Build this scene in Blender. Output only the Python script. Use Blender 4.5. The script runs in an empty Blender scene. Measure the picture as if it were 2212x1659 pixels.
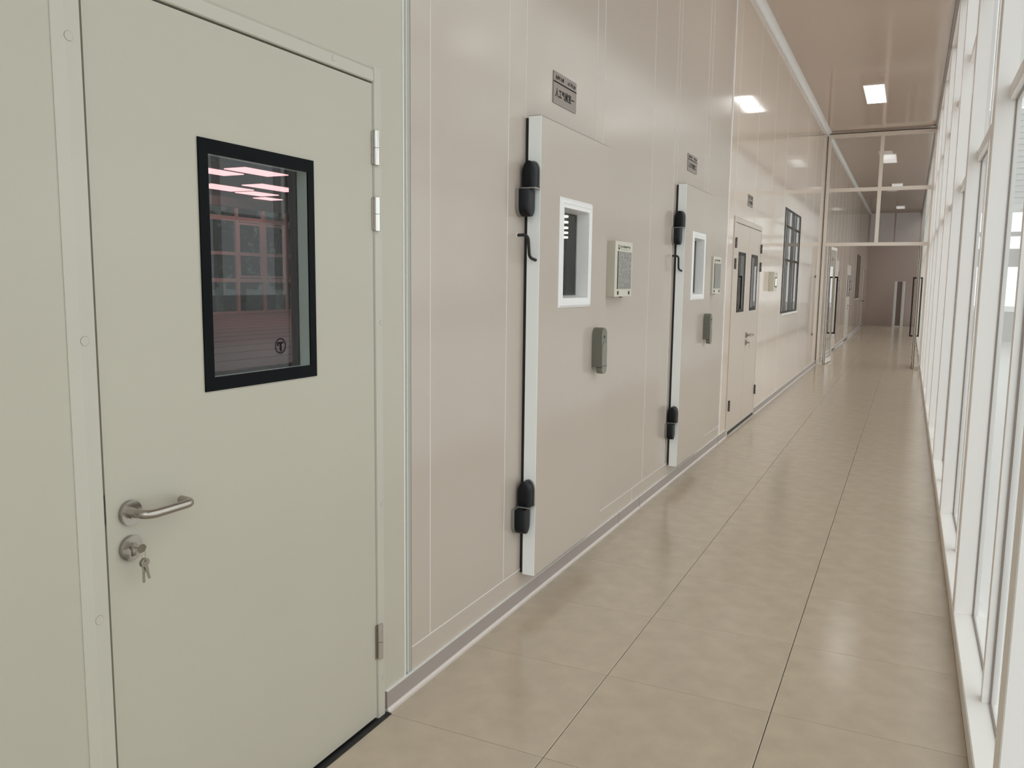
import bpy, bmesh, math, random
from mathutils import Vector, Matrix

random.seed(7)
sc = bpy.context.scene
COL = sc.collection

# ------------------------------------------------------------------ camera
W, H, F = 2212, 1659, 1768.41
YAW, PITCH, ROLL = -4.47841406e-01, -1.23136978e-01, 1.26911535e-02
fw = Vector((math.sin(YAW) * math.cos(PITCH), math.cos(YAW) * math.cos(PITCH), math.sin(PITCH)))
r0 = Vector((math.cos(YAW), -math.sin(YAW), 0))
u0 = r0.cross(fw)
rt = r0 * math.cos(ROLL) + u0 * math.sin(ROLL)
up = -r0 * math.sin(ROLL) + u0 * math.cos(ROLL)
cam_d = bpy.data.cameras.new('camera')
cam_d.sensor_width = 36.0
cam_d.lens = 36.0 * F / W
cam_d.clip_start = 0.05
cam_d.clip_end = 300
cam = bpy.data.objects.new('camera', cam_d)
m = Matrix((rt, up, -fw)).transposed().to_4x4()
m.translation = Vector((1.552, 0.0, 1.49))
cam.matrix_world = m
COL.objects.link(cam)
sc.camera = cam

# ------------------------------------------------------------------ sky and exposure
world = bpy.data.worlds.new('overcast_sky')
sc.world = world
world.use_nodes = True
wn = world.node_tree
bg = wn.nodes['Background']
bg.inputs['Color'].default_value = (0.96, 0.98, 1.0, 1)
bg.inputs['Strength'].default_value = 2.0
sc.view_settings.view_transform = 'Standard'
sc.view_settings.look = 'None'
sc.view_settings.exposure = 0.13
sc.view_settings.gamma = 1.0
sc.view_settings.use_curve_mapping = False
sc.cycles.max_bounces = 12
sc.cycles.diffuse_bounces = 6
sc.cycles.glossy_bounces = 5
sc.cycles.transparent_max_bounces = 24
sc.cycles.caustics_reflective = False
sc.cycles.caustics_refractive = False
sc.cycles.sample_clamp_indirect = 8.0

# ------------------------------------------------------------------ materials
def mat(name, col, rough=0.5, metal=0.0, spec=0.5, emit=None, estr=0.0, noise=0.0, nscale=8.0,
        bump=0.0, bscale=30.0, coat=0.0, stretch=None):
    mt = bpy.data.materials.new(name)
    mt.use_nodes = True
    nt = mt.node_tree
    b = nt.nodes['Principled BSDF']
    b.inputs['Base Color'].default_value = (*col, 1)
    b.inputs['Roughness'].default_value = rough
    b.inputs['Metallic'].default_value = metal
    b.inputs['Specular IOR Level'].default_value = spec
    if coat:
        b.inputs['Coat Weight'].default_value = coat
        b.inputs['Coat Roughness'].default_value = 0.04
    if emit:
        b.inputs['Emission Color'].default_value = (*emit, 1)
        b.inputs['Emission Strength'].default_value = estr
    tc = None
    if noise or bump:
        tc = nt.nodes.new('ShaderNodeTexCoord')
        src = tc.outputs['Object']
        if stretch:
            mp = nt.nodes.new('ShaderNodeMapping')
            mp.inputs['Scale'].default_value = stretch
            nt.links.new(src, mp.inputs['Vector'])
            src = mp.outputs['Vector']
    if noise:
        n = nt.nodes.new('ShaderNodeTexNoise')
        n.inputs['Scale'].default_value = nscale
        n.inputs['Detail'].default_value = 6
        nt.links.new(src, n.inputs['Vector'])
        rp = nt.nodes.new('ShaderNodeMapRange')
        rp.inputs['From Min'].default_value = 0.3
        rp.inputs['From Max'].default_value = 0.7
        rp.inputs['To Min'].default_value = 1 - noise
        rp.inputs['To Max'].default_value = 1 + noise
        nt.links.new(n.outputs['Fac'], rp.inputs['Value'])
        mx = nt.nodes.new('ShaderNodeVectorMath')
        mx.operation = 'SCALE'
        mx.inputs[0].default_value = col
        nt.links.new(rp.outputs['Result'], mx.inputs['Scale'])
        nt.links.new(mx.outputs['Vector'], b.inputs['Base Color'])
    if bump:
        n2 = nt.nodes.new('ShaderNodeTexNoise')
        n2.inputs['Scale'].default_value = bscale
        n2.inputs['Detail'].default_value = 3
        nt.links.new(src, n2.inputs['Vector'])
        bp = nt.nodes.new('ShaderNodeBump')
        bp.inputs['Strength'].default_value = bump
        bp.inputs['Distance'].default_value = 0.01
        nt.links.new(n2.outputs['Fac'], bp.inputs['Height'])
        nt.links.new(bp.outputs['Normal'], b.inputs['Normal'])
    return mt

def glass_mat(name, tint=(0.93, 0.96, 0.95), ior=1.5, rough=0.0):
    mt = bpy.data.materials.new(name)
    mt.use_nodes = True
    nt = mt.node_tree
    nt.nodes.clear()
    o = nt.nodes.new('ShaderNodeOutputMaterial')
    tr = nt.nodes.new('ShaderNodeBsdfTransparent')
    tr.inputs['Color'].default_value = (*tint, 1)
    gl = nt.nodes.new('ShaderNodeBsdfGlossy')
    gl.inputs['Roughness'].default_value = rough
    fr = nt.nodes.new('ShaderNodeFresnel')
    # a single sheet seen from its back must not act as the inside of a solid
    ge = nt.nodes.new('ShaderNodeNewGeometry')
    m1 = nt.nodes.new('ShaderNodeMath')
    m1.operation = 'MULTIPLY_ADD'
    m1.inputs[1].default_value = -2.0
    m1.inputs[2].default_value = 1.0
    m2 = nt.nodes.new('ShaderNodeMath')
    m2.operation = 'POWER'
    m2.inputs[0].default_value = ior
    nt.links.new(ge.outputs['Backfacing'], m1.inputs[0])
    nt.links.new(m1.outputs[0], m2.inputs[1])
    nt.links.new(m2.outputs[0], fr.inputs['IOR'])
    mx = nt.nodes.new('ShaderNodeMixShader')
    nt.links.new(fr.outputs['Fac'], mx.inputs['Fac'])
    nt.links.new(tr.outputs['BSDF'], mx.inputs[1])
    nt.links.new(gl.outputs['BSDF'], mx.inputs[2])
    nt.links.new(mx.outputs['Shader'], o.inputs['Surface'])
    return mt

M = {}
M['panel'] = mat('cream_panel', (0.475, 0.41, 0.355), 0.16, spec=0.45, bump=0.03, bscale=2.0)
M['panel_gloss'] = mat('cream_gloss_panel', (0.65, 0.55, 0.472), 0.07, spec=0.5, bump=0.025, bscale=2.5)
M['panel_door'] = mat('pale_door_paint', (0.475, 0.445, 0.37), 0.30, spec=0.4, bump=0.02, bscale=3)
M['frame_paint'] = mat('door_frame_paint', (0.50, 0.475, 0.405), 0.28, spec=0.4)
M['joint'] = mat('aluminium_joint', (0.37, 0.375, 0.33), 0.4, spec=0.5)
M['seam'] = mat('white_seam', (0.74, 0.72, 0.69), 0.4)
M['ceil'] = mat('cream_ceiling', (0.54, 0.43, 0.36), 0.10, spec=0.5, bump=0.03, bscale=1.2)
M['white'] = mat('white_powdercoat', (0.90, 0.88, 0.87), 0.32, spec=0.45)
M['sill'] = mat('white_sill', (0.88, 0.86, 0.83), 0.3)
M['whitepvc'] = mat('white_pvc', (0.80, 0.79, 0.785), 0.35)
M['edge'] = mat('pale_blue_white_edge', (0.90, 0.94, 0.94), 0.4)
M['trim_brown'] = mat('taupe_trim', (0.27, 0.23, 0.205), 0.4)
M['base'] = mat('taupe_skirting', (0.33, 0.285, 0.265), 0.35)
M['cove'] = mat('pale_cove', (0.62, 0.56, 0.52), 0.3)
M['tile'] = mat('beige_porcelain', (0.49, 0.41, 0.315), 0.17, spec=0.45, noise=0.06, nscale=9, bump=0.02, bscale=120)
M['grout'] = mat('dark_grout', (0.10, 0.085, 0.07), 0.9)
M['black'] = mat('black_rubber', (0.008, 0.008, 0.009), 0.5)
M['blackgloss'] = mat('black_enamel', (0.006, 0.007, 0.008), 0.25, spec=0.04)
M['hinge_black'] = mat('black_plastic', (0.006, 0.007, 0.009), 0.42, spec=0.25)
M['hinge_grey'] = mat('grey_hinge_plate', (0.30, 0.29, 0.265), 0.35, metal=0.5)
M['steel'] = mat('brushed_steel', (0.40, 0.37, 0.33), 0.25, metal=1.0, bump=0.03, bscale=200)
M['chrome'] = mat('polished_steel', (0.62, 0.60, 0.57), 0.16, metal=1.0)
M['hinge_dark'] = mat('dark_hinge_steel', (0.12, 0.105, 0.095), 0.35, metal=0.8)
M['panel_dd'] = mat('cream_door_paint', (0.57, 0.49, 0.42), 0.25, spec=0.4, bump=0.02, bscale=3)
M['darkmetal'] = mat('dark_bronze_handle', (0.035, 0.025, 0.022), 0.35, metal=0.6)
M['keymetal'] = mat('nickel_key', (0.34, 0.31, 0.26), 0.3, metal=1.0)
M['sage'] = mat('grey_green_plastic', (0.145, 0.145, 0.115), 0.42)
M['sage_light'] = mat('grey_green_lever', (0.19, 0.185, 0.15), 0.4)
M['signplate'] = mat('brushed_sign_plate', (0.255, 0.212, 0.182), 0.4, metal=0.15)
M['ink'] = mat('black_ink', (0.008, 0.006, 0.006), 0.6, spec=0.1)
M['box'] = mat('ivory_enclosure', (0.60, 0.57, 0.48), 0.35)
M['box_dark'] = mat('dark_seam', (0.03, 0.03, 0.03), 0.6)  # near-black for joints, plates and small inlets
M['screen'] = mat('display_pale', (0.75, 0.75, 0.73), 0.2, emit=(1, 0.98, 0.95), estr=0.35)
M['bronze'] = mat('bronze_bezel', (0.10, 0.065, 0.045), 0.3)
M['brown_panel'] = mat('brown_grille', (0.22, 0.165, 0.14), 0.4)
M['lamp_on'] = mat('lit_diffuser', (0.9, 0.9, 0.9), 0.5, emit=(1.0, 0.985, 0.97), estr=4.0)
M['lamp_dim'] = mat('dim_diffuser', (0.9, 0.9, 0.9), 0.4, emit=(1.0, 0.95, 0.95), estr=0.32)
M['pink'] = mat('pink_grow_light', (0.9, 0.5, 0.5), 0.5, emit=(1.0, 0.50, 0.53), estr=1.9)
M['warm_led'] = mat('warm_led', (0.9, 0.8, 0.7), 0.5, emit=(1.0, 0.85, 0.68), estr=2.5)
M['chamber'] = mat('chamber_steel', (0.30, 0.34, 0.34), 0.4)
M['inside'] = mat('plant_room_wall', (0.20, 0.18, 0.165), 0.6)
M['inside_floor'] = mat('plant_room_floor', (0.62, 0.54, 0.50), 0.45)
M['inside_frame'] = mat('window_frame_pink_light', (0.85, 0.66, 0.59), 0.4)  # pink of the grow lights is mixed into the frame colour
M['hall_floor'] = mat('pale_hall_floor', (0.75, 0.73, 0.71), 0.25)
M['hall_wall'] = mat('hall_wall_grey', (0.75, 0.75, 0.74), 0.5)
M['hall_dark'] = mat('hall_wall_band', (0.42, 0.42, 0.41), 0.5)
M['siding'] = mat('grey_siding', (0.55, 0.56, 0.56), 0.4)
M['outdoor'] = mat('pale_paving', (0.42, 0.41, 0.39), 0.8, noise=0.1, nscale=0.5)
M['leaf'] = mat('dark_leaf', (0.16, 0.22, 0.13), 0.6)
M['bark'] = mat('bark', (0.10, 0.07, 0.05), 0.9)
M['glass'] = glass_mat('clear_glass', (0.95, 0.97, 0.96))
M['glass_door'] = glass_mat('door_pane', (0.62, 0.66, 0.64), ior=1.55)
M['glass_dark'] = glass_mat('dark_tinted_pane', (0.16, 0.17, 0.17), ior=1.6)
M['glass_tint'] = glass_mat('heavily_tinted_pane', (0.022, 0.028, 0.026), ior=1.45)

# crumpled protective film: dark/pale streaks, wrinkled relief
def film_mat():
    mt = bpy.data.materials.new('crumpled_film')
    mt.use_nodes = True
    nt = mt.node_tree
    b = nt.nodes['Principled BSDF']
    b.inputs['Metallic'].default_value = 0.55
    b.inputs['Roughness'].default_value = 0.28
    tc = nt.nodes.new('ShaderNodeTexCoord')
    mp = nt.nodes.new('ShaderNodeMapping')
    mp.inputs['Scale'].default_value = (1, 240, 90)
    n = nt.nodes.new('ShaderNodeTexNoise')
    n.inputs['Scale'].default_value = 1.0
    n.inputs['Detail'].default_value = 5
    n.inputs['Distortion'].default_value = 1.2
    cr = nt.nodes.new('ShaderNodeValToRGB')
    cr.color_ramp.elements[0].position = 0.36
    cr.color_ramp.elements[0].color = (0.07, 0.07, 0.06, 1)
    cr.color_ramp.elements[1].position = 0.66
    cr.color_ramp.elements[1].color = (0.60, 0.58, 0.54, 1)
    bp = nt.nodes.new('ShaderNodeBump')
    bp.inputs['Strength'].default_value = 0.6
    bp.inputs['Distance'].default_value = 0.004
    nt.links.new(tc.outputs['Object'], mp.inputs['Vector'])
    nt.links.new(mp.outputs['Vector'], n.inputs['Vector'])
    nt.links.new(n.outputs['Fac'], cr.inputs['Fac'])
    nt.links.new(cr.outputs['Color'], b.inputs['Base Color'])
    nt.links.new(n.outputs['Fac'], bp.inputs['Height'])
    nt.links.new(bp.outputs['Normal'], b.inputs['Normal'])
    return mt
M['film'] = film_mat()

# sheer curtain: partly see-through cloth
def sheer():
    mt = bpy.data.materials.new('sheer_curtain')
    mt.use_nodes = True
    nt = mt.node_tree
    nt.nodes.clear()
    o = nt.nodes.new('ShaderNodeOutputMaterial')
    tr = nt.nodes.new('ShaderNodeBsdfTransparent')
    tl = nt.nodes.new('ShaderNodeBsdfTranslucent')
    tl.inputs['Color'].default_value = (0.8, 0.8, 0.8, 1)
    df = nt.nodes.new('ShaderNodeBsdfDiffuse')
    df.inputs['Color'].default_value = (0.7, 0.7, 0.7, 1)
    a = nt.nodes.new('ShaderNodeMixShader')
    c = nt.nodes.new('ShaderNodeMixShader')
    a.inputs['Fac'].default_value = 0.5
    c.inputs['Fac'].default_value = 0.75
    nt.links.new(tl.outputs[0], a.inputs[1])
    nt.links.new(df.outputs[0], a.inputs[2])
    nt.links.new(tr.outputs[0], c.inputs[1])
    nt.links.new(a.outputs[0], c.inputs[2])
    nt.links.new(c.outputs[0], o.inputs['Surface'])
    return mt
M['sheer'] = sheer()

# ------------------------------------------------------------------ mesh helpers
class MB:
    """collects vertices and faces of one part"""
    def __init__(s):
        s.v, s.f, s.smooth = [], [], []

    def add(s, verts, faces, smooth=False):
        o = len(s.v)
        s.v += [tuple(p) for p in verts]
        s.f += [tuple(i + o for i in f) for f in faces]
        s.smooth += [smooth] * len(faces)
        return s

    def box(s, x0, x1, y0, y1, z0, z1, bev=0.0):
        if bev <= 0:
            vs = [(x, y, z) for x in (x0, x1) for y in (y0, y1) for z in (z0, z1)]
            return s.add(vs, [(0, 1, 3, 2), (4, 6, 7, 5), (0, 4, 5, 1), (2, 3, 7, 6), (0, 2, 6, 4), (1, 5, 7, 3)])
        bm = bmesh.new()
        bmesh.ops.create_cube(bm, size=1)
        for v in bm.verts:
            v.co = ((x0 + x1) / 2 + v.co.x * (x1 - x0), (y0 + y1) / 2 + v.co.y * (y1 - y0), (z0 + z1) / 2 + v.co.z * (z1 - z0))
        bmesh.ops.bevel(bm, geom=bm.edges[:], offset=bev, segments=2, affect='EDGES', profile=0.6)
        s.frombm(bm)
        return s

    def frombm(s, bm, smooth=False):
        bm.verts.index_update()
        s.add([v.co[:] for v in bm.verts], [[v.index for v in f.verts] for f in bm.faces], smooth)
        bm.free()

    def prism(s, pts, a0, a1, axis='x', smooth=False):
        """outline pts (2D) extruded along axis from a0 to a1; x:(y,z) y:(x,z) z:(x,y)"""
        def P(p, a):
            return {'x': (a, p[0], p[1]), 'y': (p[0], a, p[1]), 'z': (p[0], p[1], a)}[axis]
        n = len(pts)
        s.add([P(p, a0) for p in pts] + [P(p, a1) for p in pts], [tuple(range(n)), tuple(range(2 * n - 1, n - 1, -1))])
        o = len(s.v) - 2 * n
        for i in range(n):
            j = (i + 1) % n
            s.f.append((o + i, o + n + i, o + n + j, o + j))
            s.smooth.append(smooth)
        return s

    def dome(s, pts, a0, a1, axis='x'):
        """outline extruded with a softly rounded front"""
        def P(p, a):
            return {'x': (a, p[0], p[1]), 'y': (p[0], a, p[1]), 'z': (p[0], p[1], a)}[axis]
        cx_ = (min(p[0] for p in pts) + max(p[0] for p in pts)) / 2
        n_ = len(pts)
        zs_ = [p[1] for p in pts]
        cz_ = sum(zs_) / n_
        vs, fs = [], []
        steps = [(1.0, 0.0), (1.0, 0.45), (0.97, 0.68), (0.89, 0.86), (0.74, 0.96), (0.4, 1.0)]
        for sc_, t in steps:
            vs += [P((cx_ + (p[0] - cx_) * sc_, p[1] + (cz_ - p[1]) * (1 - sc_) * 0.12), a0 + (a1 - a0) * t) for p in pts]
        for i in range(len(steps) - 1):
            for k in range(n_):
                j = (k + 1) % n_
                fs.append((i * n_ + k, i * n_ + j, (i + 1) * n_ + j, (i + 1) * n_ + k))
        s.add(vs, fs, True)
        o = len(s.v) - len(vs)
        s.f.append(tuple(o + (len(steps) - 1) * n_ + k for k in range(n_)))
        s.smooth.append(False)
        return s

    def tube(s, path, r, n=14, cap=True):
        path = [Vector(p) for p in path]
        rings = []
        prev = None
        for i, p in enumerate(path):
            t = (path[min(i + 1, len(path) - 1)] - path[max(i - 1, 0)]).normalized()
            if prev is None:
                a = Vector((0, 0, 1)) if abs(t.z) < 0.9 else Vector((1, 0, 0))
                u = t.cross(a).normalized()
            else:
                u = (prev - t * prev.dot(t)).normalized()
            prev = u
            w = t.cross(u)
            rr = r[i] if isinstance(r, (list, tuple)) else r
            rings.append([p + (u * math.cos(k * 2 * math.pi / n) + w * math.sin(k * 2 * math.pi / n)) * rr for k in range(n)])
        vs = [q for R in rings for q in R]
        fs = []
        for i in range(len(rings) - 1):
            for k in range(n):
                k2 = (k + 1) % n
                fs.append((i * n + k, i * n + k2, (i + 1) * n + k2, (i + 1) * n + k))
        s.add(vs, fs, True)
        if cap:
            o = len(s.v) - len(vs)
            s.f += [tuple(o + k for k in range(n - 1, -1, -1)), tuple(o + (len(rings) - 1) * n + k for k in range(n))]
            s.smooth += [False, False]
        return s

    def disc(s, x0, x1, y, z, r, n=28, bev=0.0):
        """cylinder with axis along x"""
        if bev:
            return s.tube([(x0, y, z), (x1 - bev, y, z), (x1 - bev, y, z), (x1, y, z)], [r, r, r, r - bev], n) if False else \
                s.prism([(y + r * math.cos(k * 2 * math.pi / n), z + r * math.sin(k * 2 * math.pi / n)) for k in range(n)], x0, x1 - bev, 'x', True).prism(
                    [(y + (r - bev) * math.cos(k * 2 * math.pi / n), z + (r - bev) * math.sin(k * 2 * math.pi / n)) for k in range(n)], x1 - bev, x1, 'x', True)
        return s.prism([(y + r * math.cos(k * 2 * math.pi / n), z + r * math.sin(k * 2 * math.pi / n)) for k in range(n)], x0, x1, 'x', True)

    def slab(s, y0, y1, z0, z1, x0, x1, holes=()):
        """plate in the yz plane with rectangular holes (y0,y1,z0,z1)"""
        ys = sorted({y0, y1, *[min(max(v, y0), y1) for h in holes for v in h[:2]]})
        zs = sorted({z0, z1, *[min(max(v, z0), z1) for h in holes for v in h[2:]]})
        def solid(i, j):
            if i < 0 or j < 0 or i >= len(ys) - 1 or j >= len(zs) - 1:
                return False
            cy, cz = (ys[i] + ys[i + 1]) / 2, (zs[j] + zs[j + 1]) / 2
            return not any(h[0] < cy < h[1] and h[2] < cz < h[3] for h in holes)
        for i in range(len(ys) - 1):
            for j in range(len(zs) - 1):
                if not solid(i, j):
                    continue
                a, b, c, d = ys[i], ys[i + 1], zs[j], zs[j + 1]
                s.add([(x1, a, c), (x1, b, c), (x1, b, d), (x1, a, d)], [(0, 1, 2, 3)])
                s.add([(x0, a, c), (x0, b, c), (x0, b, d), (x0, a, d)], [(3, 2, 1, 0)])
                if not solid(i - 1, j):
                    s.add([(x0, a, c), (x1, a, c), (x1, a, d), (x0, a, d)], [(0, 1, 2, 3)])
                if not solid(i + 1, j):
                    s.add([(x0, b, c), (x1, b, c), (x1, b, d), (x0, b, d)], [(3, 2, 1, 0)])
                if not solid(i, j - 1):
                    s.add([(x0, a, c), (x0, b, c), (x1, b, c), (x1, a, c)], [(0, 1, 2, 3)])
                if not solid(i, j + 1):
                    s.add([(x0, a, d), (x0, b, d), (x1, b, d), (x1, a, d)], [(3, 2, 1, 0)])
        return s

    def ring(s, y0, y1, z0, z1, w, x0, x1):
        """rectangular picture-frame ring in the yz plane"""
        return s.slab(y0, y1, z0, z1, x0, x1, [(y0 + w, y1 - w, z0 + w, z1 - w)])

    def mesh(s, name):
        me = bpy.data.meshes.new(name)
        me.from_pydata(s.v, [], s.f)
        me.polygons.foreach_set('use_smooth', s.smooth)
        if any(s.smooth):
            me.polygons.foreach_set('use_smooth', [True] * len(s.f))
            me.set_sharp_from_angle(angle=math.radians(38))
        me.update()
        return me

    def build(s, name, material, parent=None):
        me = s.mesh(name)
        me.materials.append(M[material] if isinstance(material, str) else material)
        o = bpy.data.objects.new(name, me)
        COL.objects.link(o)
        if parent is not None:
            o.parent = parent
            o.matrix_parent_inverse = Matrix.Translation(-root_loc(parent))
        return o

def root_loc(o):
    v = Vector((0, 0, 0))
    while o is not None:
        v += o.location
        break
    return v

def empty(name, loc):
    o = bpy.data.objects.new(name, None)
    o.empty_display_size = 0.1
    o.location = loc
    COL.objects.link(o)
    return o

def tag(o, label=None, cat=None, group=None, kind=None):
    if label: o['label'] = label
    if cat: o['category'] = cat
    if group: o['group'] = group
    if kind: o['kind'] = kind
    return o

def structure(o, label=None, cat=None):
    return tag(o, label, cat, None, 'structure')

def arc(cx, cy, rx, ry, a0, a1, n=12):
    return [(cx + rx * math.cos(math.radians(a0 + (a1 - a0) * k / n)), cy + ry * math.sin(math.radians(a0 + (a1 - a0) * k / n))) for k in range(n + 1)]

def bend(pts, r=0.02, n=6):
    """round the corners of a polyline"""
    pts = [Vector(p) for p in pts]
    out = [pts[0]]
    for a, b, c in zip(pts, pts[1:], pts[2:]):
        d1, d2 = (a - b).normalized(), (c - b).normalized()
        q = min(r, (a - b).length * 0.49, (c - b).length * 0.49)
        p1, p2 = b + d1 * q, b + d2 * q
        for k in range(n + 1):
            t = k / n
            out.append(p1 * (1 - t) ** 2 + b * 2 * t * (1 - t) + p2 * t * t)
    out.append(pts[-1])
    return out

def glyphs(mb, y0, y1, z0, z1, n, x, rnd, dens=6, lw=0.10):
    """a row of small unreadable printed characters"""
    cw = (y1 - y0) / n
    h = z1 - z0
    for k in range(n):
        a, b = y0 + k * cw + cw * 0.10, y0 + (k + 1) * cw - cw * 0.10
        t = h * lw
        for _ in range(dens):
            if rnd.random() < 0.5:
                zz = z0 + rnd.random() * (h - t)
                ya = a + rnd.random() * (b - a) * 0.35
                yb = b - rnd.random() * (b - a) * 0.35
                mb.box(x, x + 0.0006, ya, yb, zz, zz + t)
            else:
                yy = a + rnd.random() * (b - a) * 0.9
                za = z0 + rnd.random() * h * 0.35
                zb = z1 - rnd.random() * h * 0.35
                mb.box(x, x + 0.0006, yy, yy + t, za, zb)

def text_obj(name, body, y0, y1, z0, z1, x, material, parent):
    cu = bpy.data.curves.new(name, 'FONT')
    cu.body = body
    cu.size = 1.0
    cu.extrude = 0.0
    cu.resolution_u = 4
    t = bpy.data.objects.new(name, cu)
    COL.objects.link(t)
    dg = bpy.context.evaluated_depsgraph_get()
    me = bpy.data.meshes.new_from_object(t.evaluated_get(dg))
    bpy.data.objects.remove(t)
    bpy.data.curves.remove(cu)
    if not me.vertices:
        return None
    xs = [v.co.x for v in me.vertices]
    ys = [v.co.y for v in me.vertices]
    sx, sy = (y1 - y0) / (max(xs) - min(xs)), (z1 - z0) / max(1e-6, (max(ys) - min(ys)))
    mx, my = min(xs), min(ys)
    for v in me.vertices:
        v.co = (x, y0 + (v.co.x - mx) * sx, z0 + (v.co.y - my) * sy)
    base_v = [v.co.copy() for v in me.vertices]
    base_f = [tuple(p.vertices) for p in me.polygons]
    bpy.data.meshes.remove(me)
    mb = MB()
    for i_, (dy, dz) in enumerate(((0, 0), (0.0011, 0), (-0.0011, 0), (0, 0.0008), (0, -0.0008))):   # bold weight
        mb.add([(p.x + 0.00008 * i_, p.y + dy, p.z + dz) for p in base_v], base_f)
    me = mb.mesh(name)
    me.materials.append(M[material])
    o = bpy.data.objects.new(name, me)
    COL.objects.link(o)
    o.parent = parent
    o.matrix_parent_inverse = Matrix.Translation(-root_loc(parent))
    return o

# ================================================================== dimensions
XR = 1.816          # front of the right-hand sill
XG = 1.893          # glass plane of the right-hand glazing
ZC = 4.335          # ceiling
YP = 16.75          # glazed partition across the corridor
YE = 35.419           # end wall
YB = -0.9           # corridor behind the camera
TILE_X = [0.0, 0.603, 1.208, XR]
TILE_Y0, TILE_D = 2.236, 0.6145

# ================================================================== floor
fl = structure(MB().box(-0.1, 1.95, YB, YE, -0.12, -0.008).build('floor', 'grout'), 'corridor floor of square beige porcelain tiles with thin dark joints', 'floor')
k0 = math.floor((YB - TILE_Y0) / TILE_D) + 1
tile_mesh = {}
for c in range(3):
    xa, xb = TILE_X[c] + (0.0014 if c else 0.0), TILE_X[c + 1] - (0.0014 if c < 2 else 0.0)
    bm_ = MB()
    cx = (xa + xb) / 2
    hw, hd, e = (xb - xa) / 2, TILE_D / 2 - 0.0009, 0.0012
    vs = [(-hw, -hd, -0.008), (hw, -hd, -0.008), (hw, hd, -0.008), (-hw, hd, -0.008),
          (-hw, -hd, -e), (hw, -hd, -e), (hw, hd, -e), (-hw, hd, -e),
          (-hw + e, -hd + e, 0), (hw - e, -hd + e, 0), (hw - e, hd - e, 0), (-hw + e, hd - e, 0)]
    fs = [(0, 1, 5, 4), (1, 2, 6, 5), (2, 3, 7, 6), (3, 0, 4, 7), (4, 5, 9, 8), (5, 6, 10, 9), (6, 7, 11, 10), (7, 4, 8, 11), (8, 9, 10, 11)]
    bm_.add(vs, fs)
    me = bm_.mesh('floor_tile')
    me.materials.append(M['tile'])
    k = k0
    while TILE_Y0 + (k + 1) * TILE_D < YE + 0.01:
        if TILE_Y0 + (k + 1) * TILE_D > -1.0:
            o = bpy.data.objects.new('floor_tile', me)
            o.location = (cx, TILE_Y0 + (k + 0.5) * TILE_D, 0)
            COL.objects.link(o)
            o.parent = fl
        k += 1

# ================================================================== left wall
HOLES = [(1.118, 2.237, -1, 2.149),                 # door 1
         (3.50, 4.215, 1.30, 1.95), (6.085, 6.80, 1.30, 1.95),   # behind the cold-room vision panels
         (8.10, 9.72, -1, 2.15),                    # double door
         (11.58, 13.28, 1.12, 2.535),               # window
         (20.05, 21.15, -1, 2.15), (24.15, 25.75, -1, 2.15), (28.5, 30.2, 1.12, 2.52)]
wl = structure(MB().slab(YB, YE, 0, ZC, -0.10, -0.006, HOLES).build('wall_left', 'seam'), 'long glossy cream wall of insulated panels with edge highlights drawn as thin white seams', 'wall')
G = 0.0003
def panel(y0, y1, z0, z1, matname='panel', gaps=(1, 1), zs=0.0):
    holes = [h for h in HOLES if h[0] < y1 and h[1] > y0]
    if z0 > 0.1:
        MB().box(-0.002, 0.0016, y0, y1, z0 - 0.004, z0).build('seam_highlight', 'seam', wl)  # white strips stand in for bright highlights along the panel edges
    if gaps[1]:
        cut = [h for h in HOLES if h[0] < y1 < h[1]]
        za = max([z0, zs] + [h[3] for h in cut if h[2] < 0])
        MB().prism([(-0.002, y1 - 0.0022), (0.0014, y1 - 0.0014), (0.0014, y1 + 0.0014), (-0.002, y1 + 0.0022)], za, z1, 'z').build('seam_highlight', 'seam', wl)
    return MB().slab(y0 + G * gaps[0], y1 - G * gaps[1], z0, z1, -0.006, 0.0, holes).build('wall_panel', matname, wl)
panel(YB, 2.365, 0.0, ZC, 'panel_door', (0, 0))
# recessed aluminium joint profile beside the first door
MB().box(-0.012, 0.003, 2.3655, 2.3688, 0.075, ZC).build('joint_profile', 'white', wl)
MB().box(-0.012, -0.004, 2.3688, 2.392, 0.075, ZC).build('joint_profile', 'joint', wl)
MB().box(-0.012, -0.001, 2.392, 2.3935, 0.075, ZC).build('joint_profile', 'white', wl)
MB().box(-0.012, -0.002, 2.3935, 2.415, 0.075, ZC).build('joint_profile', 'joint', wl)
ZK = 0.168
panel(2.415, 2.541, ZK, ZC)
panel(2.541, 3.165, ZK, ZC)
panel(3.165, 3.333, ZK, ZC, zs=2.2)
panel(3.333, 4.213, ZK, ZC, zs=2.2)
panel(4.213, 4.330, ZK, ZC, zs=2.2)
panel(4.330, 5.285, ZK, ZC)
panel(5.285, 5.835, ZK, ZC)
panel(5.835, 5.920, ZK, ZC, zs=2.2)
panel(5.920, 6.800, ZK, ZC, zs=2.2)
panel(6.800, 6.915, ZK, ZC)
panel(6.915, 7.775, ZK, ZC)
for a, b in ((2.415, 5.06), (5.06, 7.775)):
    panel(a, b, 0.0, ZK - 0.004)
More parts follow.
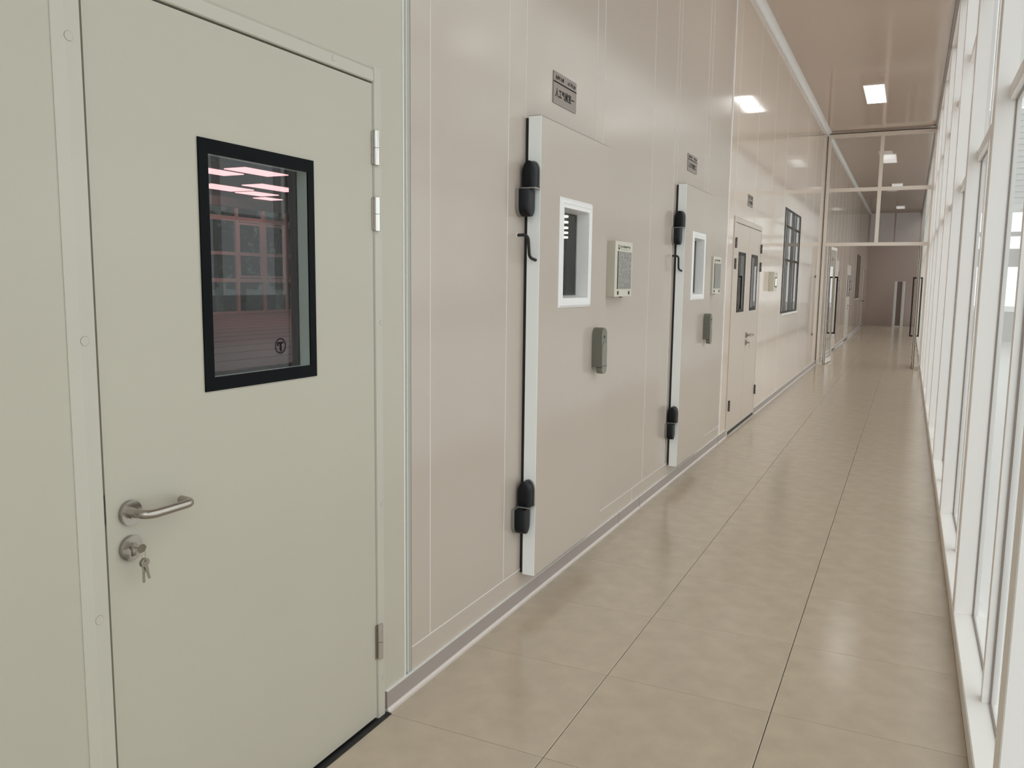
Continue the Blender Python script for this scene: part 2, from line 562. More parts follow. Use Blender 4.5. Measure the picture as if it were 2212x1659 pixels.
# white cover strip with dark joint between cold rooms and the rooms beyond
MB().box(-0.006, 0.006, 7.775, 7.795, 0.0, ZC).build('joint_profile', 'white', wl)
MB().box(-0.006, -0.002, 7.795, 7.815, 0.0, ZC).build('joint_profile', 'box_dark', wl)
seams = [7.815, 8.10, 9.205, 10.345, 11.43, 13.73, 14.97, 16.10, 16.715]
for a, b in zip(seams, seams[1:]):
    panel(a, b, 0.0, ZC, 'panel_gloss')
MB().box(-0.006, -0.003, 16.715, 16.73, 0.0, ZC).build('joint_profile', 'box_dark', wl)
far = [16.80, 17.95, 19.1, 20.05, 21.2, 22.3, 23.4, 24.15, 25.8, 26.9, 28.0, 30.25, 31.4, 32.5, 33.6, YE]
for a, b in zip(far, far[1:]):
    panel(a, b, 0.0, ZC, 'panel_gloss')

# skirting with pale cove foot, in sections
bs = structure(empty('baseboard_left', (0, 2.24, 0)), 'taupe skirting strip with pale cove foot along the panel wall', 'skirting')
def skirting(y0, y1):
    a = MB().box(0.0, 0.010, y0, y1, 0.012, 0.074).build('skirting_section', 'base', bs)
    prof = [(0.0, 0.0), (0.021, 0.0), (0.021, 0.0025), (0.0145, 0.004), (0.0115, 0.008), (0.0105, 0.014), (0.0, 0.014)]
    MB().prism(prof, y0, y1, 'y').build('cove_foot', 'cove', a).matrix_parent_inverse = Matrix.Identity(4)
    MB().box(0.0, 0.011, y0, y1, 0.074, 0.0765).build('skirting_cap', 'seam', a).matrix_parent_inverse = Matrix.Identity(4)
for yj in (4.766, 5.204, 7.728):
    MB().box(0.0, 0.006, yj, yj + 0.009, 0.0, 0.074).build('skirting_joint', 'box_dark', bs)
for a, b in ((YB, 1.115), (2.242, 4.766), (4.772, 5.204), (5.210, 7.728), (7.736, 8.095), (9.725, 16.70), (16.80, 20.04), (21.16, 24.14), (25.76, YE)):
    skirting(a, b)

# ================================================================== ceiling and trims
structure(MB().box(-0.1, 1.95, YB, YE, ZC, ZC + 0.08).build('ceiling', 'ceil'), 'plain glossy corridor ceiling in warm taupe shade', 'ceiling')
structure(MB().prism([(0.0, ZC)] + [(0.0, ZC - 0.07)] + arc(0.07, ZC - 0.07, 0.058, 0.058, 180, 90, 8) + [(0.07, ZC)], YB, YP - 0.04, 'y', True).build('trim_1', 'whitepvc'),
          'pale cove moulding where the panel wall meets the ceiling', 'trim')
structure(MB().prism([(0.0, ZC)] + [(0.0, ZC - 0.05)] + arc(0.05, ZC - 0.05, 0.04, 0.04, 180, 90, 8) + [(0.05, ZC)], YP + 0.05, YE, 'y', True).build('trim_2', 'whitepvc'),
          'pale cove moulding at the ceiling beyond the glazed partition', 'trim')
structure(MB().box(1.785, XR, YB, YE, ZC - 0.045, ZC - 0.001).build('trim_3', 'trim_brown'), 'dark taupe strip along the ceiling edge above the glazing', 'trim')
structure(MB().box(-0.1, 2.0, YE, YE + 0.1, -0.12, ZC).build('wall_end', mat('end_wall_paint', (0.52, 0.42, 0.37), 0.22, spec=0.45)), 'plain taupe wall closing the far end of the corridor', 'wall')
wb = structure(empty('wall_back', (0.9, YB, 0)), 'unseen white framed glass entrance behind the viewpoint, added to let light in', 'glazed wall')  # unseen glazed end, added to light the faces turned to the camera
for xa, xb, za, zb in ((0.0, 0.06, 0, ZC), (1.76, 1.82, 0, ZC), (0.88, 0.94, 0, ZC), (0.06, 0.88, 2.25, 2.31), (0.94, 1.76, 2.25, 2.31), (0.06, 0.88, ZC - 0.06, ZC), (0.94, 1.76, ZC - 0.06, ZC), (0.06, 0.88, 0, 0.06), (0.94, 1.76, 0, 0.06)):
    MB().box(xa, xb, YB - 0.06, YB, za, zb).build('frame_bar', 'white', wb)
for xa, xb in ((0.06, 0.88), (0.94, 1.76)):
    for za, zb in ((0.06, 2.25), (2.31, ZC - 0.06)):
        MB().add([(xa, YB - 0.03, za), (xb, YB - 0.03, za), (xb, YB - 0.03, zb), (xa, YB - 0.03, zb)], [(0, 1, 2, 3)]).build('glass_pane', 'glass', wb)

# ================================================================== right-hand glazed wall
wr = structure(empty('wall_right', (XR, 0, 0)), 'floor to ceiling white framed glazing with deep posts along the corridor', 'glazed wall')
def rpart(mb, name, m_):
    return mb.build(name, m_, wr)
ZS = 0.076
sill_edges = [YB, 2.2, 9.4, 16.6, 23.8, YE]
for a, b in zip(sill_edges, sill_edges[1:]):
    rpart(MB().prism([(XR, 0), (1.945, 0), (1.945, ZS - 0.012), (XG + 0.014, ZS - 0.012), (XG + 0.012, ZS), (XR + 0.004, ZS), (XR, ZS - 0.004)], a, b - 0.002, 'y'), 'sill', 'sill')
post = MB()
post.prism([(XR + 0.002, 0.0), (XR + 0.005, -0.003 + 0.0), (1.912, -0.003), (1.912, 0.10), (XR + 0.005, 0.10), (XR + 0.002, 0.097)], ZS, ZC - 0.05, 'z')
rpart(MB().box(XR, 1.94, YB, YE, ZC - 0.05, ZC - 0.001), 'header', 'white')
post_me = post.mesh('post')
post_me.materials.append(M['white'])
mull = MB().prism([(1.868, 0.0), (1.912, 0.0), (1.912, 0.05), (1.868, 0.05)], ZS, ZC - 0.05, 'z')
mull_me = mull.mesh('mullion')
mull_me.materials.append(M['white'])
fins, mids = [], []
y = 3.96 - 1.797 * 3
while y < YE - 0.2:
    fins.append(y)
    o = bpy.data.objects.new('post', post_me)
    o.location = (-XR, y, 0)
    COL.objects.link(o)
    o.parent = wr
    o.matrix_parent_inverse = Matrix.Identity(4)
    mids.append(y + 0.948)
    o = bpy.data.objects.new('mullion', mull_me)
    o.location = (-XR, y + 0.948, 0)
    COL.objects.link(o)
    o.parent = wr
    o.matrix_parent_inverse = Matrix.Identity(4)
    y += 1.797
marks = sorted([(f, f + 0.10) for f in fins] + [(q, q + 0.05) for q in mids])
for (a0, a1), (b0, b1) in zip(marks, marks[1:]):
    for zt in (2.262, 3.262):
        rpart(MB().box(1.868, 1.912, a1, b0, zt - 0.012, zt + 0.048), 'transom', 'white')
    rpart(MB().box(1.868, 1.912, a1, b0, ZC - 0.09, ZC - 0.05), 'transom', 'white')
    for za, zb in ((ZS, 2.25), (2.31, 3.25), (3.31, ZC - 0.09)):
        rpart(MB().add([(XG, a1, za), (XG, b0, za), (XG, b0, zb), (XG, a1, zb)], [(0, 1, 2, 3)]), 'glass_pane', 'glass')
        if za == ZS:
            rpart(MB().ring(a1, b0, za, zb, 0.006, XG - 0.003, XG + 0.003), 'gasket', 'trim_brown')

# ================================================================== glazed partition
wp = structure(empty('wall_partition', (0.9, YP, 0)), 'slim framed glass partition with upper panes crossing the corridor', 'glass partition')
def ppart(mb, name, m_):
    return mb.build(name, m_, wp)
y0, y1 = YP - 0.03, YP + 0.03
M['pframe'] = mat('partition_frame', (0.78, 0.71, 0.64), 0.32)
ppart(MB().box(0.014, 0.066, y0, y1, 0.0, 4.30), 'frame_post', 'pframe')
ppart(MB().box(1.790, 1.838, y0, y1, ZS, 4.30), 'frame_post', 'pframe')
ppart(MB().box(0.0, 0.014, y0 + 0.02, y1, 0.0, 4.32), 'gasket', 'black')
ppart(MB().box(0.014, 1.838, y0 + 0.02, y1, 4.30, 4.318), 'gasket', 'black')
for za, zb in ((4.235, 4.30), (3.25, 3.316), (2.252, 2.314)):
    ppart(MB().box(0.066, 1.790, y0, y1, za, zb), 'frame_rail', 'pframe')
for za, zb in ((3.316, 4.235), (2.314, 3.25)):
    ppart(MB().box(0.909, 0.971, y0, y1, za, zb), 'frame_mullion', 'pframe')
    for xa, xb in ((0.066, 0.909), (0.971, 1.790)):
        ppart(MB().add([(xa, YP, za), (xb, YP, za), (xb, YP, zb), (xa, YP, zb)], [(0, 1, 2, 3)]), 'glass_pane', 'glass')
for xa, xb in ((0.066, 0.118), (1.722, 1.790)):
    ppart(MB().add([(xa, YP, 0.05), (xb, YP, 0.05), (xb, YP, 2.252), (xa, YP, 2.252)], [(0, 1, 2, 3)]), 'side_pane', 'glass')
    ppart(MB().box(xa, xb, y0 + 0.01, y1, 0.0, 0.05), 'side_rail', 'pframe')
ppart(MB().box(0.116, 0.126, y0 + 0.01, y1, 0.0, 2.252), 'side_jamb', 'pframe')
ppart(MB().box(1.712, 1.722, y0 + 0.01, y1, 0.0, 2.252), 'side_jamb', 'pframe')

def glass_leaf(name, hinge, ang, sgn, label):
    """open swing door leaf: local +X runs from hinge to free edge"""
    r = empty(name, (0, 0, 0))
    structure(r, label, 'glass door')
    Wd, z0, z1 = 0.80, 0.012, 2.244
    def p(mb, n, m_, parent=r):
        o = mb.build(n, m_)
        o.parent = parent
        return o
    p(MB().box(0, 0.052, -0.02, 0.02, z0, z1), 'stile', 'pframe')
    p(MB().box(Wd - 0.052, Wd, -0.02, 0.02, z0, z1), 'stile', 'pframe')
    p(MB().box(0.052, Wd - 0.052, -0.02, 0.02, z1 - 0.055, z1), 'rail', 'pframe')
    p(MB().box(0.052, Wd - 0.052, -0.02, 0.02, z0, z0 + 0.09), 'rail', 'pframe')
    for q in (-0.003, Wd):
        for w_ in (-0.0215, 0.0125):
            p(MB().box(q, q + 0.003, w_, w_ + 0.009, z0, z1), 'gasket', 'black')
    p(MB().add([(0.052, 0, z0 + 0.09), (Wd - 0.052, 0, z0 + 0.09), (Wd - 0.052, 0, z1 - 0.055), (0.052, 0, z1 - 0.055)], [(0, 1, 2, 3)]), 'glass_pane', 'glass')
    for s in (-1, 1):
        a, b = sorted((s * 0.02, s * 0.085))
        c, d = sorted((s * 0.057, s * 0.085))
        h = p(MB().box(0.66, 0.69, c, d, 0.56, 1.69, 0.003), 'pull_handle', 'darkmetal')
        for zz in (0.56, 1.66):
            p(MB().box(0.66, 0.69, a, b, zz, zz + 0.03), 'handle_bracket', 'darkmetal', h)
    r.location = hinge
    r.rotation_euler = (0, 0, ang)
    return r
glass_leaf('door_5', (0.145, YP + 0.055, 0), math.radians(86.3), 1, 'open glass door leaf against the panel wall, dark pull handles')
glass_leaf('door_6', (1.690, YP + 0.055, 0), math.radians(90.3), -1, 'open glass door leaf edge-on beside the glazing, dark pull handles')
for xa, xb, lb in ((0.150, 0.372, 'thin steel floor spring cover beside the left glass leaf'), (1.470, 1.675, 'thin steel floor spring cover beside the right glass leaf')):
    o = MB().box(xa, xb, YP - 0.01, YP + 0.045, 0.0, 0.003, 0.001).build('floor_spring_cover', 'chrome')
    tag(o, lb, 'floor plate', 'floor spring covers')

# ================================================================== door 1 (nearest)
d1 = structure(empty('door_1', (0, 1.68, 0)), 'nearest pale steel door with dark vision panel and lever handle', 'door')
def jamb_prof(a, b, outer_first):
    # profile across the jamb (along y), chamfer on the outer edge
    return [(a, -0.06), (a, 0.002), (a + (0.024 if outer_first else 0.003), 0.011), (b - (0.003 if outer_first else 0.012), 0.011), (b, 0.002), (b, -0.06)]
fr = MB()
fr.prism([(q[1], q[0]) for q in jamb_prof(1.116, 1.177, True)], 0.0, 2.149, 'z')
fr.build('frame_jamb', 'frame_paint', d1)
MB().prism([(q[1], q[0]) for q in jamb_prof(2.187, 2.238, False)], 0.0, 2.149, 'z').build('frame_jamb', 'frame_paint', d1)
MB().prism([(-0.06, 2.1035), (0.008, 2.1035), (0.011, 2.1065), (0.011, 2.139), (0.002, 2.149), (-0.06, 2.149)], 1.177, 2.187, 'y').build('frame_head', 'frame_paint', d1)
LY0, LY1, LZ0, LZ1 = 1.1825, 2.1845, 0.012, 2.098
VW = (1.473, 1.895, 1.213, 1.825)
leaf = MB().slab(LY0, LY1, LZ0, LZ1, -0.042, 0.006, [(1.497, 1.872, 1.240, 1.797)]).build('leaf', 'panel_door', d1)
MB().slab(1.177, 2.187, 0.0, 2.1035, -0.062, -0.044, [(1.497, 1.872, 1.240, 1.797)]).build('rebate', 'black', d1)
MB().box(0.0, 0.0075, 1.1772, 1.1805, 0.955, 1.020, 0.0008).build('strike_plate', 'box_dark', d1)
vf = MB().slab(VW[0], VW[1], VW[2], VW[3], 0.006, 0.010, [(1.503, 1.868, 1.247, 1.790)]).build('vision_frame', 'blackgloss', d1)
MB().add([(0.0085, 1.503, 1.247), (0.0085, 1.868, 1.247), (0.0085, 1.868, 1.790), (0.0085, 1.503, 1.790)], [(0, 1, 2, 3)]).build('vision_glass', 'glass_door', d1)
MB().slab(1.497, 1.872, 1.240, 1.797, -0.030, 0.0055, [(1.5, 1.869, 1.244, 1.793)]).build('vision_reveal', mat('pale_reveal', (0.93, 0.97, 0.95), 0.35), d1)
MB().slab(1.497, 1.872, 1.240, 1.797, -0.046, -0.031, [(1.512, 1.862, 1.254, 1.784)]).build('inner_bead', 'blackgloss', d1)
# round emblem on the pane
em = MB()
cy_, cz_, R_ = 1.743, 1.310, 0.0215
n = 40
for r1_, r2_ in ((R_, R_ - 0.0035),):
    vs = []
    for k in range(n):
        a = k * 2 * math.pi / n
        vs += [(0.0095, cy_ + r1_ * math.cos(a), cz_ + r1_ * math.sin(a)), (0.0095, cy_ + r2_ * math.cos(a), cz_ + r2_ * math.sin(a))]
    em.add(vs, [(2 * k, 2 * ((k + 1) % n), 2 * ((k + 1) % n) + 1, 2 * k + 1) for k in range(n)])
em.box(0.0092, 0.0097, cy_ - 0.013, cy_ + 0.012, cz_ + 0.006, cz_ + 0.011)
em.box(0.0092, 0.0097, cy_ - 0.003, cy_ + 0.004, cz_ - 0.015, cz_ + 0.006)
em.box(0.0092, 0.0097, cy_ - 0.013, cy_ - 0.008, cz_ + 0.000, cz_ + 0.006)
em.build('emblem', 'ink', d1)

def lever_set(parent, y, z, x, sgn=1, keyhole=True):
    ro = MB().disc(x, x + 0.010, y, z, 0.0285, 32, 0.0015).build('handle_rose', 'steel', parent)
    MB().tube([(x + 0.008, y, z), (x + 0.020, y, z)], 0.0125, 18).build('handle_collar', 'steel', parent)
    pth = bend([(x + 0.012, y, z), (x + 0.058, y + 0.006 * sgn, z), (x + 0.058, y + 0.128 * sgn, z + 0.0005), (x + 0.016, y + 0.132 * sgn, z + 0.0005)], 0.026, 8)
    MB().tube(pth, 0.0102, 18).build('lever', 'steel', parent)
    zl = z - 0.081
    MB().disc(x, x + 0.010, y - 0.003 * sgn, zl, 0.0285, 32, 0.0015).build('lock_rose', 'steel', parent)
    cyl = MB().disc(x + 0.009, x + 0.014, y - 0.001, zl + 0.005, 0.0088, 20)
    cyl.box(x + 0.009, x + 0.0135, y - 0.006, y + 0.004, zl - 0.018, zl + 0.002, 0.002)
    cyl.build('lock_cylinder', 'keymetal', parent)
lever_set(d1, 1.241, 0.967, 0.006)

def barrel_hinge(parent, y, za, zb, x=0.018, mt='chrome'):
    zm = (za + zb) / 2
    h = MB()
    h.prism([(x + 0.0105 * math.cos(k * math.pi / 9), y + 0.0105 * math.sin(k * math.pi / 9)) for k in range(18)], za, zm - 0.0008, 'z', True)
    h.prism([(x + 0.0105 * math.cos(k * math.pi / 9), y + 0.0105 * math.sin(k * math.pi / 9)) for k in range(18)], zm + 0.0008, zb, 'z', True)
    o = h.build('hinge', mt, parent)
    return o
for za, zb in ((1.852, 1.957), (1.648, 1.752), (0.218, 0.340)):
    barrel_hinge(d1, 2.196, za, zb, 0.014)
    MB().box(0.006, 0.0085, 2.178, 2.187, za + 0.002, zb - 0.002).build('hinge_leaf', 'steel', d1)
for y, z in ((1.149, 1.358), (1.150, 0.750), (1.148, 1.967), (1.15, 0.15), (2.219, 1.355), (2.219, 0.750), (2.217, 0.139), (1.991, 2.127), (1.40, 2.127)):
    cp = MB().disc(0.011, 0.0118, y, z, 0.0095 if y < 1.5 else 0.008, 20).build('screw_cap', 'frame_paint', d1)
    MB().disc(0.0108, 0.0112, y, z, 0.0104 if y < 1.5 else 0.0088, 20).build('cap_gap', 'trim_brown', cp)
MB().box(-0.06, 0.03, 1.118, 2.237, 0.0, 0.004).build('threshold', 'black', d1)

# bunch of keys hanging in the lock
kr = tag(empty('key_bunch', (0.02, 1.24, 0.886)), 'small bunch of nickel keys hanging from the nearest door lock', 'keys')
def key(parent, y, z, x, tilt, length=0.036, bow=0.0115, plane='yz'):
    """flat key: round bow with hole at (y,z), blade pointing along tilt"""
    mb = MB()
    n = 22
    vs = []
    for xx in (x, x + 0.002):
        for k in range(n):
            a = k * 2 * math.pi / n
            vs.append((xx, y + bow * 1.05 * math.cos(a), z + bow * 0.92 * math.sin(a)))
        for k in range(n):
            a = k * 2 * math.pi / n
            vs.append((xx, y + 0.0032 * math.cos(a), z + 0.005 + 0.0032 * math.sin(a)))
    fs = []
    for k in range(n):
        j = (k + 1) % n
        fs += [(k, j, n + j, n + k), (2 * n + k, 3 * n + k, 3 * n + j, 2 * n + j), (k, 2 * n + k, 2 * n + j, j), (n + k, n + j, 3 * n + j, 3 * n + k)]
    mb.add(vs, fs)
    out = [(-0.004, -bow * 0.8), (-0.0045, -bow - 0.002), (-0.0036, -bow - 0.004), (-0.0036, -bow - length + 0.003), (0, -bow - length), (0.0022, -bow - length + 0.002),
           (0.0034, -bow - length * 0.82), (0.0022, -bow - length * 0.7), (0.0034, -bow - length * 0.58), (0.0024, -bow - length * 0.45), (0.0038, -bow - length * 0.3), (0.0036, -bow - 0.004), (0.0045, -bow - 0.002), (0.004, -bow * 0.8)]
    mb.prism([(y + p[0], z + p[1]) for p in out], x + 0.0003, x + 0.0017, 'x')
    # rotate about hole
    c, s = math.cos(tilt), math.sin(tilt)
    oy, oz = y, z + 0.005
    mb.v = [(p[0], oy + (p[1] - oy) * c - (p[2] - oz) * s, oz + (p[1] - oy) * s + (p[2] - oz) * c) for p in mb.v]
    return mb.build('key', 'keymetal', parent)
# key standing in the lock: blade along x, bow in the xz plane tilted
kb = MB()
out = [(0.018, 0.889), (0.030, 0.8895)] + arc(0.042, 0.889, 0.012, 0.0105, 165, -165, 18) + [(0.030, 0.8865), (0.018, 0.8865)]
kb.prism(out, 1.2385, 1.2408, 'y')
ca, sa = math.cos(math.radians(42)), math.sin(math.radians(42))
kb.v = [(p[0], 1.24 + (p[1] - 1.24) * ca + (p[2] - 0.888) * sa, 0.888 - (p[1] - 1.24) * sa + (p[2] - 0.888) * ca) for p in kb.v]
kb.build('key', 'keymetal', kr)
ring = [(0.048 + 0.002 * math.sin(a * 0.31416), 1.2395 + 0.0045 * math.cos(a * 0.31416), 0.8745 + 0.0115 * math.sin(a * 0.31416)) for a in range(21)]
MB().tube(ring, 0.0007, 6, False).build('split_ring', 'chrome', kr)
key(kr, 1.2395, 0.858, 0.047, math.radians(-2))
key(kr, 1.2398, 0.858, 0.0495, math.radians(14), 0.032, 0.0108)

# ================================================================== cold-room doors
DX0, DX1 = 0.014, 0.073
def cold_door(name, yl, label):
    """thick sliding-type cold-room door; yl = hinge side edge; built at its place"""
    d = structure(empty(name, (0, yl + 0.45, 0)), label, 'door')
    y0, y1, z0, z1 = yl, yl + 0.90, 0.146, 2.208
    wy0, wy1, wz0, wz1 = yl + 0.250, yl + 0.620, 1.400, 1.862
    MB().slab(y0 + 0.003, y1, z0, z1, DX0, DX1, [(wy0, wy1, wz0, wz1)]).build('leaf', 'panel', d)
    MB().box(DX0 + 0.001, DX1 + 0.0012, y0, y0 + 0.003, z0, z1).build('edge_profile', 'edge', d)
    MB().slab(y0 + 0.004, y1 - 0.006, z0 + 0.006, z1 - 0.006, 0.0, DX0, [(wy0, wy1, wz0, wz1)]).build('gasket', 'black', d)
    MB().box(DX0, DX1 + 0.0008, y0, y1, z1, z1 + 0.0025).build('top_edge', 'trim_brown', d)
    # moulded white window surround: outer bevel ring, flat ring, splayed reveal, pane
    oy0, oy1, oz0, oz1 = yl + 0.222, yl + 0.648, 1.374, 1.888
    w1, w2 = 0.026, 0.046
    mb = MB()
    def rect(i, x):
        return [(x, oy0 + i, oz0 + i), (x, oy1 - i, oz0 + i), (x, oy1 - i, oz1 - i), (x, oy0 + i, oz1 - i)]
    loops = [rect(0, DX1), rect(0, DX1 + 0.004), rect(0.012, DX1 + 0.011), rect(w1, DX1 + 0.011), rect(w1 + 0.002, DX1 + 0.008), rect(w2, DX1 + 0.008), rect(w2 + 0.012, 0.012)]
    for A, B in zip(loops, loops[1:]):
        for k in range(4):
            j = (k + 1) % 4
            mb.add([A[k], A[j], B[j], B[k]], [(0, 1, 2, 3)])
    mb.build('window_surround', 'whitepvc', d)
    i = w2 + 0.008
    MB().add(rect(i, 0.020), [(0, 1, 2, 3)]).build('window_pane', 'glass_door', d)
    MB().slab(oy0 + w2 + 0.004, oy1 - w2 - 0.004, oz0 + w2 + 0.004, oz1 - w2 - 0.004, 0.010, 0.016, [(oy0 + w2 + 0.016, oy1 - w2 - 0.016, oz0 + w2 + 0.016, oz1 - w2 - 0.016)]).build('pane_gasket', 'black', d)
    # hinges: upper half carried by the leaf edge, lower half by the wall
    for zc in (1.895, 0.478):
        hw, hh = 0.032, 0.122
        # upper half: carried by the leaf edge, faces the viewer side (-y)
        cxu = 0.043
        up_out = [(cxu - hw, zc + 0.003), (cxu + hw, zc + 0.003)] + arc(cxu, zc + hh - 0.046, hw, 0.046, 0, 180, 16)
        plate = MB().prism(up_out, y0 - 0.010, y0, 'y', True).build('hinge', 'hinge_grey', d)
        up_in = [(cxu - hw - 0.002, zc + 0.005), (cxu + hw - 0.004, zc + 0.005)] + arc(cxu - 0.003, zc + hh - 0.047, hw - 0.001, 0.044, 0, 180, 16)
        MB().dome(up_in, y0 - 0.010, y0 - 0.058, 'y').build('hinge_cover', 'hinge_black', plate)
        MB().prism([(cxu - hw - 0.002, zc - 0.001), (cxu + hw, zc - 0.001), (cxu + hw, zc + 0.005), (cxu - hw - 0.002, zc + 0.005)], y0 - 0.060, y0 - 0.002, 'y').build('hinge_washer', 'hinge_grey', plate)
        # lower half: on the wall, faces into the corridor
        ya, yb = y0 - 0.098, y0 - 0.003
        cm = (ya + yb) / 2
        hw2 = (yb - ya) / 2
        lo = [(yb, zc - 0.002), (ya, zc - 0.002)] + arc(cm, zc - hh + 0.044, hw2, 0.044, 180, 360, 16)
        MB().prism(lo, 0.0, 0.016, 'x', True).build('hinge_plate', 'hinge_grey', plate)
        lo2 = [(yb, zc - 0.004), (ya + 0.004, zc - 0.004)] + arc(cm + 0.002, zc - hh + 0.045, hw2 - 0.002, 0.043, 180, 360, 16)
        MB().dome(lo2, 0.016, 0.058, 'x').build('hinge_cover', 'hinge_black', plate)
        for ch in plate.children:
            ch.matrix_parent_inverse = Matrix.Identity(4)
            ch.matrix_parent_inverse = Matrix.Translation((0, 0, 0))
    # heater cable looping from wall to leaf edge
    pth = bend([(0.0, yl - 0.075, 1.695), (0.048, yl - 0.062, 1.697), (0.044, yl - 0.036, 1.600), (0.058, yl + 0.002, 1.590)], 0.034, 9)
    MB().tube(pth, 0.0068, 12).build('heater_cable', 'black', d)
    MB().disc(0.0, 0.004, yl - 0.075, 1.695, 0.0095, 18).build('cable_grommet', 'whitepvc', d)
    # grey-green latch handle near the free edge
    ly0, ly1, lz0, lz1 = yl + 0.705, yl + 0.797, 1.056, 1.262
    xb, xf = DX1, DX1 + 0.052
    cyy = (ly0 + ly1) / 2
    hwid = (ly1 - ly0) / 2
    outl = [(ly0, lz0), (ly1, lz0)] + arc(cyy, lz1 - 0.034, hwid, 0.034, 0, 180, 14)
    bmx = MB().prism(outl, xb, xf - 0.004, 'x', True)
    inl = [(ly0 + 0.004, lz0 + 0.003), (ly1 - 0.004, lz0 + 0.003)] + arc(cyy, lz1 - 0.035, hwid - 0.004, 0.031, 0, 180, 14)
    bmx.prism(inl, xf - 0.004, xf, 'x', True)
    hnd = bmx.build('latch_handle', 'sage', d)
    hm = Matrix.Identity(4)
    lev = [(ly0 + 0.010, lz0 + 0.004), (ly1 - 0.008, lz0 + 0.004), (ly1 - 0.008, lz0 + 0.105)] + arc(cyy + 0.001, lz0 + 0.105, hwid - 0.009, 0.022, 0, 180, 12)
    MB().prism(lev, xf, xf + 0.003, 'x', True).build('latch_lever', 'sage_light', hnd).matrix_parent_inverse = hm
    tong = [(ly0 + 0.010, lz0 + 0.006), (ly0 + 0.012, lz0 - 0.012)] + arc(cyy + 0.001, lz0 - 0.012, hwid - 0.009, 0.026, 180, 360, 12) + [(ly1 - 0.004, lz0 + 0.006)]
    MB().prism(tong, xb + 0.022, xf + 0.003, 'x', True).build('latch_tongue', 'sage_light', hnd).matrix_parent_inverse = hm
    MB().box(xb + 0.02, xf - 0.002, ly0 + 0.006, ly1 - 0.006, lz0 - 0.003, lz0 + 0.001).build('latch_gap', 'black', hnd).matrix_parent_inverse = hm
    kh = MB().disc(xf, xf + 0.002, cyy, lz1 - 0.048, 0.0085, 18).build('latch_lock', 'black', hnd)
    kh.matrix_parent_inverse = hm
    MB().disc(xf + 0.002, xf + 0.003, cyy, lz1 - 0.044, 0.004, 12).build('latch_key_slot', 'steel', hnd).matrix_parent_inverse = hm
    for o in d.children:
        o.matrix_parent_inverse = Matrix.Translation((0, -(yl + 0.45), 0))
    return d
cold_door('door_2', 3.335, 'nearer thick cold room door with black hinges and small window')
cold_door('door_3', 5.920, 'second thick cold room door, farther along, beside the double door')

# cold chambers seen dimly behind the small panes
def chamber(name, y0, label, leds):
    c = structure(MB().slab(y0, y0 + 1.9, 0.0, 2.6, -1.15, -1.10).build(name, 'chamber'), label, 'wall')
    MB().box(-1.10, -0.10, y0 + 1.86, y0 + 1.9, 0, 2.6).build('chamber_side', 'chamber', c)
    MB().box(-1.10, -0.10, y0, y0 + 0.03, 0, 2.6).build('chamber_side', 'chamber', c)
    MB().box(-1.10, -0.10, y0, y0 + 1.9, 2.56, 2.6).build('chamber_top', 'chamber', c)
    MB().box(-1.10, -0.10, y0, y0 + 1.9, 0.0, 0.03).build('chamber_base', 'chamber', c)
    o = empty('led_rack', (-0.5, y0 + 1.6, 1.7))
    tag(o, leds, 'light rack', 'light racks inside the cold rooms')
    MB().box(-0.56, -0.53, y0 + 1.60, y0 + 1.63, 0.03, 2.1).build('rack_post', 'steel', o)
    for z in (1.925, 1.888, 1.852, 1.82, 1.79):
        MB().box(-0.53, -0.495, y0 + 1.595, y0 + 1.635, z - 0.0065, z + 0.0065).build('lamp', 'warm_led', o)
    return c
chamber('wall_chamber_1', 3.45, 'grey lining of the nearer cold room seen through its small window', 'row of small warm lamps inside the nearer cold room')
chamber('wall_chamber_2', 6.03, 'grey lining of the second cold room seen through its small window', 'row of small warm lamps inside the second cold room')

# ================================================================== double door
d4 = structure(empty('door_4', (0, 8.91, 0)), 'cream double door with two narrow dark vision panels', 'double door')
MB().box(-0.06, 0.008, 8.10, 8.175, 0.0, 2.15, 0.002).build('frame_jamb', 'panel_dd', d4)
MB().box(-0.06, 0.008, 9.675, 9.72, 0.0, 2.15, 0.002).build('frame_jamb', 'panel_dd', d4)
MB().box(-0.06, 0.008, 8.175, 9.675, 2.10, 2.15, 0.002).build('frame_head', 'panel_dd', d4)
MB().slab(8.175, 9.675, 0.0, 2.10, -0.07, -0.05, [(8.3, 8.8, 1.2, 1.85), (9.05, 9.55, 1.2, 1.85)]).build('rebate', 'black', d4)
for ya, yb, wa, wb in ((8.180, 8.928, 8.372, 8.752), (8.932, 9.670, 9.105, 9.495)):
    lf = MB().slab(ya, yb, 0.040, 2.094, -0.045, 0.006, [(wa + 0.02, wb - 0.02, 1.245, 1.80)]).build('leaf', 'panel_dd', d4)
    lf2 = MB().slab(wa, wb, 1.222, 1.822, 0.006, 0.010, [(wa + 0.03, wb - 0.03, 1.255, 1.79)]).build('vision_frame', 'blackgloss', d4)
    MB().add([(0.008, wa + 0.03, 1.255), (0.008, wb - 0.03, 1.255), (0.008, wb - 0.03, 1.79), (0.008, wa + 0.03, 1.79)], [(0, 1, 2, 3)]).build('vision_glass', 'glass_dark', d4)
lever_set(d4, 8.985, 0.965, 0.006)
for ya in (8.172, 9.678):
    for za, zb in ((1.852, 1.952), (1.648, 1.752), (0.25, 0.357)):
        barrel_hinge(d4, ya, za, zb, 0.016, 'hinge_dark')
        MB().box(0.006, 0.010, ya - 0.012, ya - 0.004, za, zb).build('hinge_leaf', 'box_dark', d4)
MB().box(-0.05, 0.004, 8.175, 9.675, 0.004, 0.040).build('bottom_gap', 'black', d4)
MB().box(-0.06, 0.02, 8.175, 9.675, 0.0, 0.006).build('threshold', 'cove', d4)
